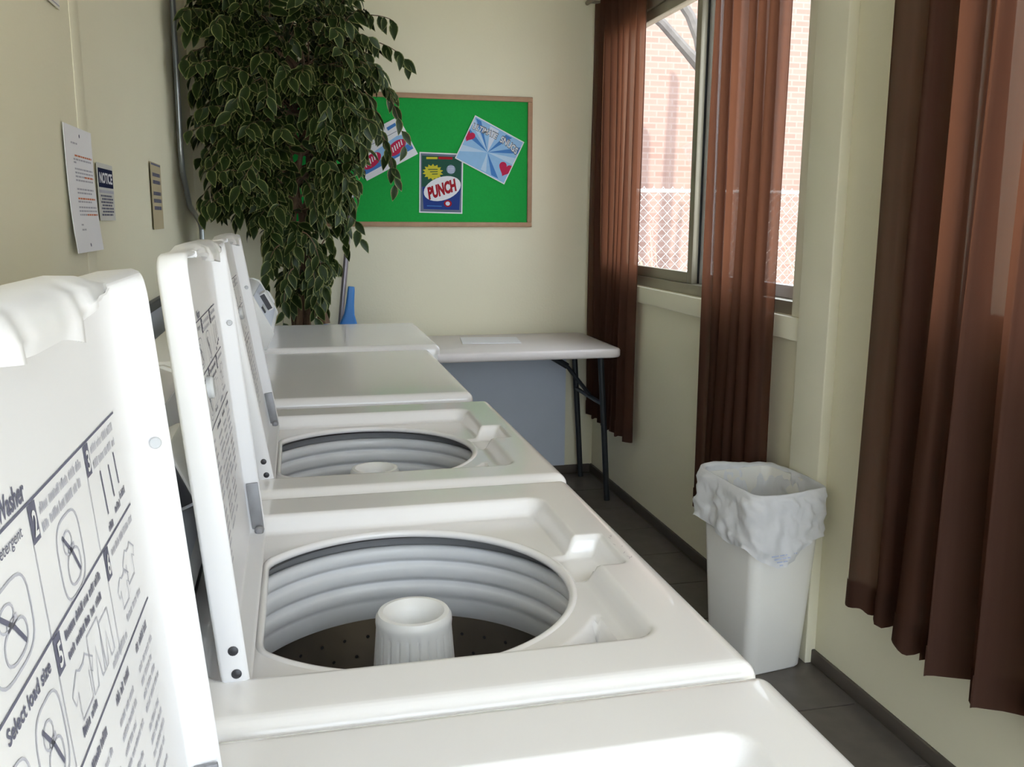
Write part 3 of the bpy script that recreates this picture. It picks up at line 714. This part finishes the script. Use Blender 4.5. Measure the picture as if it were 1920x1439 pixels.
def draw_notice(mb, fn, w_, h_):
    f2 = lambda a, b: (fn(a, b)[0]+0.0004, a, b)
    flat_poly(mb, [(-w_/2+.006, h_/2-.057), (w_/2-.006, h_/2-.057), (w_/2-.006, h_/2-.012), (-w_/2+.006, h_/2-.012)], fn, 3)
    put_text(mb, 'NOTICE', 0.034, lambda a, b: f2(a-w_/2+.018, b+h_/2-.046), w_-.036, 4, bold=0.001)
    flat_poly(mb, [(-w_/2+.006, h_/2-.070), (w_/2-.006, h_/2-.070), (w_/2-.006, h_/2-.063), (-w_/2+.006, h_/2-.063)], fn, 1)
    for q in range(7): words_line(mb, fn, -w_/2+.02+.012*(q % 2), w_/2-.02-.012*(q % 3 == 0), h_/2-.079-q*.0075, .0042, 0)
def draw_tan(mb, fn, w_, h_):
    for t in (.18, .29, .46, .57, .68): words_line(mb, fn, -w_/2+.03, w_/2-.03, h_/2-t*h_-.006, .012, 0)
    stroke(mb, [(-w_/2+.01, h_/2-.006), (w_/2-.01, h_/2-.006)], .006, fn, 0)
wall_sheet('paper_notice', 1.278, 1.535, 1.281, 1.544, draw_letter, 'long white letter pinned to the left wall with grey and orange lines', rise=0.010)
wall_sheet('notice_sign', 1.575, 1.762, 1.347, 1.483, draw_notice, 'small NOTICE sign with a dark blue header beside the white letter', mat('sign_grey', (0.62, 0.61, 0.56), 0.6))
wall_sheet('notice_sign', 2.41, 2.635, 1.316, 1.533, draw_tan, 'tan notice card with smudged lines on the left wall nearest the plant', mat('sign_tan', (0.46, 0.39, 0.25), 0.9, spec=0.1))
wall_sheet('paper_notice', 1.03, 1.330, 1.768, 1.99, lambda mb, fn, w_, h_: stroke(mb, [(-w_/2+.01, -h_/2+.006), (w_/2-.004, -h_/2+.006)], .003, fn, 1), 'paper sheet high on the left wall, cut by the top edge', mat('paper_cream', (0.80, 0.78, 0.68), 0.7))

# conduit and hose rail on the left wall
cp = [(XL+0.02, 3.17, ZC), (XL+0.02, 3.165, 2.2), (XL+0.02, 3.14, 1.62), (XL+0.02, 3.16, 1.54), (XL+0.022, 3.33, 1.405), (XL+0.025, 3.68, 1.335), (XL+0.028, 3.72, 1.30), (XL+0.028, 3.72, 0.02)]
tag(MB().tube(cp, 0.011, 10).build('conduit', M_pipe), 'grey metal conduit running down the left wall behind the plant', 'conduit')
tr = empty('utility_rail', (XL, 2.0, 0))
MB().box(0.001, 0.022, -1.6, 0.93, 1.070, 1.098).build('rail', M_rail, tr, bevel=0.003)
MB().box(0.001, 0.014, -1.6, 0.93, 0.60, 1.069).build('backing_panel', M_pale, tr)
tag(tr, 'dark rail over a pale panel along the left wall behind the machines', 'rail')

# ------------------------------------------------------------------ curtains
def curtain(name, y0, y1, xc, z0, z1, folds, amp, label, seedv, hem=0.075, flare=0.0, ztilt=0.0, slit=None):
    random.seed(seedv)
    root = empty(name, (xc, (y0+y1)/2, z0)); yc = (y0+y1)/2
    ph = [random.uniform(0, 2*PI) for _ in range(6)]; nu, nv = folds*14, 46
    kk = [random.uniform(0.75, 1.3) for _ in range(folds+2)]
    def pos(u, v, off=0.0):
        # u along the width, v from bottom (0) to top (1)
        spread = 1.0+flare*(1-v)
        y = (u-0.5)*(y1-y0)*spread
        # uneven pleats: warp the phase
        w_ = u*folds*2*PI+0.9*math.sin(2*PI*u*1.7+ph[0])+0.5*math.sin(2*PI*u*3.1+ph[1])
        f = math.sin(w_+0.25*math.sin(3*v+ph[2]))
        f = math.copysign(abs(f)**0.75, f)
        a = amp*kk[int(u*folds)]*(0.70+0.30*(1-v)+0.15*math.sin(5*v+ph[3]+u*9))
        x_ = a*f+0.010*math.sin(u*5+ph[4]+v*2.0)*(1-v)
        y += 0.012*math.sin(w_*2+ph[5])*(1-0.4*v)
        zz = (z1-z0)*v+ztilt*(u-0.5)*(1-v)+0.006*math.sin(u*31+ph[2])*(1-v)
        return (x_-off, y, zz)
    MB().grid([[pos(i/nu, j/nv) for i in range(nu+1)] for j in range(nv+1)]).build('cloth', M_curtain, root, fix=False, sharp=180)
    hv = hem/(z1-z0)
    MB().grid([[pos(i/nu, hv*j/4, 0.003) for i in range(nu+1)] for j in range(5)]).build('hem', M_curtain, root, fix=False, sharp=180)
    return tag(root, label, 'curtain', 'brown sheer curtains')
curtain('curtain', 3.085, 3.735, 1.042, 0.33, 2.40, 8, 0.022, 'brown sheer curtain in the far corner, hanging behind the table', 3)
curtain('curtain', 1.850, 2.335, 1.026, 0.27, 2.40, 6, 0.027, 'brown sheer curtain down the middle of the window, above the wastebasket', 11, flare=0.05)
curtain('curtain', 0.906, 1.236, 0.985, 0.352, 2.40, 3, 0.052, 'brown sheer curtain nearest the cream pilaster on the right', 23, flare=-0.01)
curtain('curtain', -0.36, 0.908, 0.985, 0.335, 2.40, 10, 0.052, 'brown sheer curtain cut off by the right edge of the view', 31, flare=-0.02)
def rod(y0, y1, label):
    r = empty('curtain_rod', (1.0, (y0+y1)/2, 2.41)); L_ = (y1-y0)/2
    MB().tube([(0, -L_, 0), (0, L_, 0)], 0.011, 12).build('pole', M_alu, r)
    for s in (-1, 1): MB().box(-0.006, XR-1.0, s*(L_-0.03)-0.008, s*(L_-0.03)+0.008, -0.006, 0.006).build('bracket', M_alu, r)
    tag(r, label, 'curtain rod')
rod(1.75, 3.76, 'bronze curtain rod over the far window'); rod(-0.50, 1.30, 'bronze curtain rod over the near window')

# ------------------------------------------------------------------ wastebasket with liner
def make_bin():
    root = empty('wastebasket', (0.914, 1.645, 0), math.radians(9))
    H = 0.575
    def lp(w_, d_, r, z): return [(a, b, z) for a, b in rrect(w_, d_, r, 6)]
    MB().loops([lp(0.195, 0.215, 0.03, 0.0), lp(0.205, 0.225, 0.034, 0.006), lp(0.225, 0.255, 0.034, 0.25), lp(0.252, 0.288, 0.034, H-0.02), lp(0.266, 0.300, 0.036, H-0.018), lp(0.266, 0.300, 0.036, H), lp(0.250, 0.284, 0.032, H), lp(0.215, 0.245, 0.03, 0.25), lp(0.19, 0.21, 0.028, 0.02)]).build('bin', M_bin, root, sharp=50)
    # plastic bag folded over the rim
    n = 180; rows = []
    raw = rrect(1, 1, 0.13, 8); raw.append(raw[0]); acc = [0.0]
    for a, b in zip(raw, raw[1:]): acc.append(acc[-1]+math.dist(a, b))
    base = []; j = 0
    for i in range(n):
        t = acc[-1]*i/n
        while acc[j+1] < t: j += 1
        f_ = (t-acc[j])/max(acc[j+1]-acc[j], 1e-9); base.append((raw[j][0]+(raw[j+1][0]-raw[j][0])*f_, raw[j][1]+(raw[j+1][1]-raw[j][1])*f_))
    def ring(w_, d_, z, k, jit, hemf=None):
        out = []
        for i, (a, b) in enumerate(base):
            an = math.atan2(b, a); nv = noise.noise(Vector((math.cos(an)*2.6, math.sin(an)*2.6, k*1.7)))
            n2 = noise.noise(Vector((math.cos(an)*6.5+k*0.5, math.sin(an)*6.5, k*2.2+4))); n3 = noise.noise(Vector((math.cos(an)*17+k*1.2, math.sin(an)*17, k*3.4+9)))
            s_ = 1+jit*(0.055*nv+0.05*n2+0.016*n3)
            zz = z+jit*(0.016*nv+0.012*n2)
            if hemf: zz += hemf(an)
            out.append((a*w_*s_, b*d_*s_, zz))
        return out
    crown = lambda an: 0.018*math.exp(-((an-1.9)/0.7)**2)+0.005*math.cos(an*2+0.4)
    tip = lambda an: -0.078*math.exp(-((((an+1.85+PI) % (2*PI))-PI)/0.48)**2)-0.028*math.exp(-((((an+2.9+PI) % (2*PI))-PI)/0.5)**2)+0.03*math.exp(-((((an+0.5+PI) % (2*PI))-PI)/0.4)**2)
    half = lambda an: 0.5*tip(an)
    spec = [(0.10, 0.12, 0.20, 0.6, None, 0), (0.16, 0.18, 0.22, 0.8, None, 1), (0.195, 0.225, 0.32, 1.0, None, 2), (0.215, 0.25, 0.42, 1.2, None, 3), (0.235, 0.268, 0.52, 0.8, None, 4), (0.250, 0.284, H-0.004, 0.25, crown, 5), (0.258, 0.292, H+0.007, 0.15, crown, 5.2),
            (0.272, 0.307, H+0.010, 0.15, crown, 5.4), (0.281, 0.316, H+0.003, 0.2, crown, 5.8), (0.284, 0.319, H-0.020, 0.35, None, 6.2), (0.286, 0.321, H-0.045, 0.55, None, 6.6), (0.290, 0.325, H-0.070, 0.65, lambda a: 0.3*tip(a), 7.0), (0.291, 0.327, H-0.095, 0.7, half, 7.4), (0.290, 0.326, H-0.118, 0.75, lambda a: 0.8*tip(a), 7.8), (0.286, 0.322, H-0.138, 0.8, tip, 8.2)]
    rows = [ring(w_, d_, z, k, j, hf) for (w_, d_, z, j, hf, k) in spec]
    fine = []
    for j in range(len(rows)-1):
        for q in range(3):
            t = q/3; fine.append([tuple(Vector(a).lerp(Vector(b), t)) for a, b in zip(rows[j], rows[j+1])])
    fine.append(rows[-1])
    for j, row in enumerate(fine):
        for i, p in enumerate(row):
            v = Vector(p); o = Vector((v.x, v.y, 0)).normalized(); outer = j > 24
            wr_ = 1-abs(noise.noise(v*13+Vector((3, 1, 7)))); w2_ = noise.noise(Vector((v.x*30+v.z*18, v.y*30, v.z*34)))
            k_ = (1.0 if outer else 0.8)*(0.15 if 15 < j < 25 else 1.0)
            v += o*k_*(0.017*(wr_-0.62)+0.010*w2_+0.004*abs(w2_)+0.005*noise.noise(v*70)); v.z += k_*0.004*w2_
            wx = 0.914+math.cos(math.radians(9))*v.x-math.sin(math.radians(9))*v.y
            if wx > 1.043: v.x -= wx-1.043      # pressed against the pilaster
            row[i] = tuple(v)
    rows = fine
    bag = MB().loops(rows, True, False).build('bag_liner', M_bag, root, sharp=180)
    # faint blue print on the hanging corner and inside
    mb = MB()
    def out_pt(a_, z_, off=0.004):
        return (a_, -0.170-off, z_)
    for q in range(4):
        zz = 0.402-q*0.010; words_line(mb, lambda a, b: out_pt(a, b), -0.090+0.010*q, 0.000-0.016*q, zz, 0.0035, 0)
    pr = mb.build('bag_print', P_('print_bag_blue', (0.52, 0.58, 0.78)), bag, fix=False); pr['kind'] = 'stuff'
    tag(root, 'tall off-white wastebasket with a crumpled white bag folded over its rim', 'wastebasket')
make_bin()

# ------------------------------------------------------------------ broom with dustpan
br = empty('broom', (-0.33, 3.66, 0))
MB().tube([(0.005, -0.02, 0.20), (0.152, 0.045, 1.48)], 0.0125, 12).build('pole', M_pole, br)
MB().loops([[(a, b-0.02, z) for a, b in rrect(w_, d_, 0.012, 4)] for w_, d_, z in ((0.22, 0.045, 0.13), (0.23, 0.05, 0.17), (0.05, 0.04, 0.215), (0.04, 0.036, 0.25))]).build('block', M_blue, br, bevel=0.003)
bz = MB()
for i in range(26):
    for j in range(4): bz.tube([(-0.10+i*0.008, -0.036+j*0.011, 0.13), (-0.125+i*0.010, -0.045+j*0.016, 0.0)], 0.0022, 5)
b_ = bz.build('bristles', M_dark, br, fix=False); b_['kind'] = 'stuff'
tag(br, 'broom with a dark grey pole leaning on the far wall by the plant', 'broom')
dp = empty('dustpan', (-0.246, 3.605, 0.56)); dp.rotation_euler = (0.02, 0.10, 0)
MB().loops([[(a, b, z) for a, b in rrect(w_, d_, r_, 4)] for w_, d_, r_, z in ((0.085, 0.034, 0.012, 0.285), (0.080, 0.032, 0.012, 0.305), (0.050, 0.028, 0.011, 0.345), (0.040, 0.024, 0.010, 0.39), (0.034, 0.020, 0.008, 0.46), (0.030, 0.016, 0.006, 0.478))]).build('handle', M_blue, dp, bevel=0.002)
pn = MB(); pn.box(-0.12, 0.12, 0.012, 0.020, 0.0, 0.28); pn.box(-0.125, -0.118, -0.05, 0.020, 0.0, 0.26); pn.box(0.118, 0.125, -0.05, 0.020, 0.0, 0.26); pn.box(-0.12, 0.12, -0.055, 0.02, 0.27, 0.288)
pn.build('pan', M_blue, dp, bevel=0.002)
tag(dp, 'blue plastic dustpan clipped upright to the broom pole', 'dustpan')

# ------------------------------------------------------------------ artificial ficus
def leaf_mesh():
    me = bpy.data.meshes.new('leaf'); rows = 7; cols = [-1, -0.72, 0, 0.72, 1]; vs = []; ed = []; fs = []
    for j in range(rows):
        t = j/(rows-1); wd = 0.5*math.sin(PI*t**0.86)*(1-0.34*t)+0.004
        for c_ in cols:
            vs.append((c_*wd*0.56, 0.075*math.sin(t*2.2)-0.10*t*t-abs(c_)*wd*-0.16+0.0, -t)); ed.append(1.0 if abs(c_) == 1 or t > 0.93 else (0.42 if abs(c_) > 0.5 else 0.18))
    for j in range(rows-1):
        for i in range(4): fs.append((j*5+i, j*5+i+1, (j+1)*5+i+1, (j+1)*5+i))
    return vs, ed, fs
LV, LE, LF = leaf_mesh()
def leaf_me(name):
    me = bpy.data.meshes.new(name); me.from_pydata(LV, [], LF); a = me.attributes.new('edge', 'FLOAT', 'POINT'); a.data.foreach_set('value', LE)
    me.materials.append(M_leaf); me.polygons.foreach_set('use_smooth', [True]*len(me.polygons)); return me
def make_plant():
    px, py = -0.43, 3.34
    root = empty('artificial_ficus', (px, py, 0)); R = random.Random(5)
    MB().lathe([(0.0001, 0.0), (0.13, 0.0), (0.155, 0.12), (0.165, 0.26), (0.175, 0.27), (0.175, 0.285), (0.155, 0.285), (0.15, 0.24), (0.0001, 0.24)], 28).build('pot', M_pot, root)
    stems = []
    for k in range(4):
        a0 = k*PI/2+0.4; pts = []
        for j in range(15):
            t = j/14; z = 0.24+t*1.75; a = a0+t*5.5; rr = 0.028+0.05*t*t+0.012*math.sin(5*t+k)
            pts.append(Vector((rr*math.cos(a)+0.04*math.sin(2*t+k)*t-0.02*t, rr*math.sin(a)-0.05*t, z)))
        stems.append(pts); MB().tube(pts, [0.024*(1-0.72*j/14) for j in range(15)], 8).build('trunk', M_bark, root)
    MB().tube([(0.03, -0.05, 0.95), (0.075, -0.08, 1.02), (0.09, -0.09, 0.90)], [0.03, 0.022, 0.028], 8).build('stub', M_bark, root)
    def xr(z):     # crown outline, world x, from the photograph
        T = [(0.9, -0.40, -0.36), (1.05, -0.52, -0.33), (1.18, -0.58, -0.29), (1.32, -0.66, -0.20), (1.5, -0.80, -0.16), (1.65, -0.86, -0.11), (1.8, -0.87, -0.03), (1.95, -0.87, 0.01), (2.1, -0.86, -0.03), (2.25, -0.84, -0.12), (2.42, -0.72, -0.20)]
        for (a, b) in zip(T, T[1:]):
            if a[0] <= z <= b[0]:
                t = (z-a[0])/(b[0]-a[0]); return a[1]+(b[1]-a[1])*t, a[2]+(b[2]-a[2])*t
        return T[-1][1:] if z > 2 else T[0][1:]
    leaves = []; tw = MB()
    for k in range(390):
        ze = R.choice([R.uniform(1.0, 2.40), R.uniform(1.35, 2.35), R.uniform(1.5, 2.40)]); a, b = xr(ze); cx, hw = (a+b)/2, (b-a)/2
        ang = (R.uniform(-PI, 0.0) if R.random() < 0.78 else R.uniform(0, PI)) if k < 300 else R.uniform(-PI*1.05, -PI*0.62)
        rad = R.uniform(0.72, 1.0); ca, sa = math.cos(ang), math.sin(ang)
        ex = cx+hw*rad*math.copysign(abs(ca)**0.65, ca); ey = py+min(0.40, 0.42*(hw/0.46)**0.6)*rad*math.copysign(abs(sa)**0.65, sa)
        ey = min(ey, 3.69)
        if k >= 300: ze = R.uniform(1.45, 2.40); ex = R.uniform(-0.845, -0.62); ey = R.uniform(2.93, 3.25)
        if ze < 1.2: ey = max(ey, 3.08)
        st = R.choice(stems); zs = max(0.95, min(1.9, ze-R.uniform(-0.15, 0.35))); s0 = min(st, key=lambda p: abs(p.z-zs)); s0 = s0+root.location
        e = Vector((ex, ey, ze)); top = s0.lerp(e, 0.62)+Vector((0, 0, 0.10+0.08*R.random())); end = e+Vector((0, 0, -0.10*R.random()))
        def bez(t): return s0*(1-t)**2+top*2*t*(1-t)+end*t*t
        pts = [bez(t/7) for t in range(8)]
        tw.tube([p-root.location for p in pts], [0.0042*(1-0.75*t/7) for t in range(8)], 4)
        nl = R.randrange(11, 16)
        for q in range(nl):
            t = 0.30+0.70*(q+R.random()*0.6)/nl; p = bez(min(t, 1.0)); d = (bez(min(t+0.03, 1.03))-p).normalized()
            side = d.cross(Vector((0, 0, 1))); side = side.normalized() if side.length > 1e-3 else Vector((1, 0, 0))
            s_ = 1 if q % 2 else -1
            tipd = (d*0.45+side*s_*R.uniform(0.2, 1.0)+Vector((0, 0, -1))*R.uniform(0.3, 1.2)+Vector((R.uniform(-.2, .2), R.uniform(-.35, .15), 0))).normalized()
            outn = Vector((p.x-cx, (p.y-py)*1.2-0.25, 0.30)).normalized()
            nrm = (outn+Vector((R.uniform(-.9, .9), R.uniform(-.8, .8), R.uniform(-.4, .7)))); nrm = nrm-tipd*nrm.dot(tipd)
            if nrm.length < 1e-3: continue
            nrm.normalize(); L_ = R.uniform(0.062, 0.094)
            zax = -tipd; yax = nrm; xax = yax.cross(zax)
            tp = p+tipd*L_
            if tp.x < XL+0.012 or p.x < XL+0.012 or tp.y > YF-0.03 or (tp.z < 0.95 and tp.y < 2.97): continue
            if tp.y > 3.74 or p.y > 3.74: continue
            m_ = Matrix(((xax.x*L_, yax.x*L_, zax.x*L_, p.x), (xax.y*L_, yax.y*L_, zax.y*L_, p.y), (xax.z*L_, yax.z*L_, zax.z*L_, p.z), (0, 0, 0, 1)))
            leaves.append((p.y+0.25*abs(p.x-cx), m_))
    # hanging sprays over the board and around the lower trunk
    for (sx, sy, sz, dx, dz, n_) in ((-0.18, 3.25, 1.98, 0.20, -0.32, 9), (-0.22, 3.30, 1.86, 0.20, -0.36, 9), (-0.20, 3.28, 2.10, 0.24, -0.10, 9), (-0.22, 3.24, 2.18, 0.20, -0.02, 7), (-0.12, 3.3, 1.75, 0.10, -0.22, 8), (-0.28, 3.25, 1.45, 0.10, -0.18, 8), (-0.40, 3.12, 1.20, 0.03, -0.20, 8), (-0.46, 3.10, 1.15, -0.05, -0.22, 8), (-0.38, 3.14, 1.08, 0.0, -0.18, 7), (-0.50, 3.12, 1.25, -0.07, -0.15, 8), (-0.42, 3.08, 1.30, 0.08, -0.22, 8)):
        s0 = Vector((sx, sy, sz)); end = s0+Vector((dx, -0.05, dz)); mid = s0+Vector((dx*0.75, -0.03, max(dz*0.2, -0.03)+0.02))
        def bez(t): return s0*(1-t)**2+mid*2*t*(1-t)+end*t*t
        tw.tube([bez(t/7)-root.location for t in range(8)], [0.0030*(1-0.6*t/7) for t in range(8)], 4)
        for q in range(n_):
            t = 0.15+0.85*q/(n_-1); p = bez(t); s_ = 1 if q % 2 else -1
            tipd = Vector((s_*R.uniform(0.1, 0.6)+dx, R.uniform(-.3, .2), -1)).normalized(); nrm = Vector((R.uniform(-.6, .6), -1, R.uniform(-.2, .5))); nrm = (nrm-tipd*nrm.dot(tipd)).normalized(); L_ = R.uniform(0.06, 0.085)
            zax = -tipd; yax = nrm; xax = yax.cross(zax)
            m_ = Matrix(((xax.x*L_, yax.x*L_, zax.x*L_, p.x), (xax.y*L_, yax.y*L_, zax.y*L_, p.y), (xax.z*L_, yax.z*L_, zax.z*L_, p.z), (0, 0, 0, 1)))
            leaves.append((p.y-0.3, m_))
    two = tw.build('twigs', M_bark, root, fix=False); two['kind'] = 'stuff'
    leaves.sort(key=lambda t: t[0]); inv = Matrix.Translation(-root.location)
    one = leaf_me('leaf')
    for (_, m_) in leaves[:300]:
        o = link('leaf', one, root); o.matrix_local = inv @ m_
    vs = []; fs = []; ed = []
    for (_, m_) in leaves[300:]:
        o = len(vs); mm = inv @ m_; vs += [tuple(mm @ Vector(v)) for v in LV]; fs += [tuple(i+o for i in f) for f in LF]; ed += LE
    me = bpy.data.meshes.new('foliage'); me.from_pydata(vs, [], fs); a = me.attributes.new('edge', 'FLOAT', 'POINT'); a.data.foreach_set('value', ed)
    me.materials.append(M_leaf); me.polygons.foreach_set('use_smooth', [True]*len(me.polygons))
    fo = link('foliage', me, root); fo['kind'] = 'stuff'
    tag(root, 'tall artificial ficus with dark variegated leaves in the far left corner', 'plant')
make_plant()

# ------------------------------------------------------------------ outside the window
struct(MB().box(-14, 22, 4.2, 26, -0.35, -0.20).build('ground', M_ground))
struct(MB().box(-14, 22, -14, 4.2, -0.35, -0.05).build('bounce_pavement', mat('bounce_concrete', (0.52, 0.50, 0.46), 0.9, noise_amt=0.1)))  # unseen ground behind the room, made pale to bounce daylight through the door
bw_ = empty('brick_building', (6.0, 10.5, -0.2))
MB().box(-6.5, 7.0, 0, 0.3, 0, 6.0).build('wall', M_brick, bw_)
tag(bw_, 'sunlit brick building beyond the wire fence outside the window', 'building')
def make_fence():
    y = 5.62; x0, x1, zt, zb = 1.35, 6.2, 1.565, -0.2
    root = empty('chain_link_fence', ((x0+x1)/2, y, zb)); ox = root.location.x; L_ = x1-x0; H = zt-zb
    MB().tube([(-L_/2, 0, H), (L_/2, 0, H)], 0.013, 12).build('top_rail', M_fence, root)
    for px in (-L_/2+0.02, -L_/2+2.95, L_/2-0.02): MB().tube([(px, 0.03, 0), (px, 0.03, H+0.02)], 0.026, 12).build('post', M_fence, root)
    mb = MB(); st = 0.075
    k = -H
    while k < L_:
        for s in (1, -1):
            a0 = max(0, -k); a1 = min(H+0.03, L_-k)
            if a1 > a0+0.01:
                zz = lambda t: t
                xa, xb = k+a0, k+a1
                if s < 0: xa, xb = L_-xa, L_-xb
                mb.tube([(xa-L_/2, -0.022+0.003*s, a0), (xb-L_/2, -0.022+0.003*s, a1)], 0.0013, 4)
        k += st
    m_ = mb.build('wire_mesh', M_fence, root, fix=False); m_['kind'] = 'stuff'
    tag(root, 'galvanised chain-link fence outside the window', 'fence')
make_fence()
def tree(loc, pts, rad, label, branches):
    root = empty('bare_tree', loc)
    MB().tube(pts, rad, 10).build('trunk', M_tree, root)
    for (p, r) in branches: MB().tube(p, r, 8).build('branch', M_tree, root)
    return tag(root, label, 'tree')
tree((3.40, 7.6, -0.2), [(0.27, 0, 0), (0.22, 0, 1.5), (0.12, 0, 2.5), (0.03, 0, 2.98)], [0.16, 0.13, 0.11, 0.09], 'bare grey tree forking behind the window frame',
     [([(0.03, 0, 2.95), (-0.06, 0, 3.25), (-0.16, 0, 3.45), (-0.30, 0.0, 3.62), (-0.8, 0, 4.2)], [0.075, 0.055, 0.05, 0.045, 0.03]), ([(0.03, 0, 2.95), (-0.20, -0.05, 3.12), (-0.46, -0.05, 3.36), (-1.0, -0.05, 3.7)], [0.075, 0.05, 0.045, 0.03]), ([(-0.30, 0, 3.62), (-0.2, 0, 3.9), (-0.15, 0, 4.4)], [0.03, 0.025, 0.015])])
tree((2.62, 8.45, -0.2), [(0, 0, 0), (0.05, 0, 2.0), (0.0, 0, 4.0), (0.08, 0, 6.5)], [0.12, 0.10, 0.08, 0.05], 'slender bare tree at the left edge of the window, by the far curtain', [([(0.04, 0, 2.6), (0.45, 0, 3.6), (0.7, 0, 4.8)], [0.05, 0.035, 0.02]), ([(0.0, 0, 3.4), (-0.4, 0, 4.4), (-0.5, 0, 5.4)], [0.05, 0.035, 0.02])])
tree((1.9, 8.0, -0.2), [(0, 0, 0), (-0.05, 0, 2.5), (0.05, 0, 6.5)], [0.16, 0.13, 0.07], 'stout bare tree hidden behind the far curtain', [([(0, 0, 3.0), (0.5, 0, 4.2), (0.6, 0, 5.6)], [0.06, 0.04, 0.02])])
rb = random.Random(9)
bush_i = 0
for (bx, by, n_, lab) in ((2.45, 6.2, 26, 'dry twiggy brush behind the left part of the fence'), (4.0, 6.3, 30, 'dry twiggy brush behind the fence near the pilaster')):
    root = empty('dry_brush', (bx, by, -0.2)); mb = MB()
    for i in range(n_):
        a = rb.uniform(0, 2*PI); h_ = rb.uniform(0.7, 1.7); d_ = rb.uniform(0.1, 0.6)
        p = [Vector((0.2*math.cos(a)*rb.random(), 0.1*math.sin(a), 0)), Vector((d_*0.5*math.cos(a), 0.3*d_*math.sin(a), h_*0.6)), Vector((d_*1.6*math.cos(a), 0.5*d_*math.sin(a), h_*rb.uniform(0.8, 1.0)))]
        mb.tube(p, [0.008, 0.006, 0.003], 4)
        q = p[1]; mb.tube([q, q+Vector((rb.uniform(-.4, .4), rb.uniform(-.1, .1), rb.uniform(0.1, 0.5)))], [0.005, 0.002], 4)
    o = mb.build('twigs', M_twig, root, fix=False); o['kind'] = 'stuff'
    tag(root, lab, 'brush')
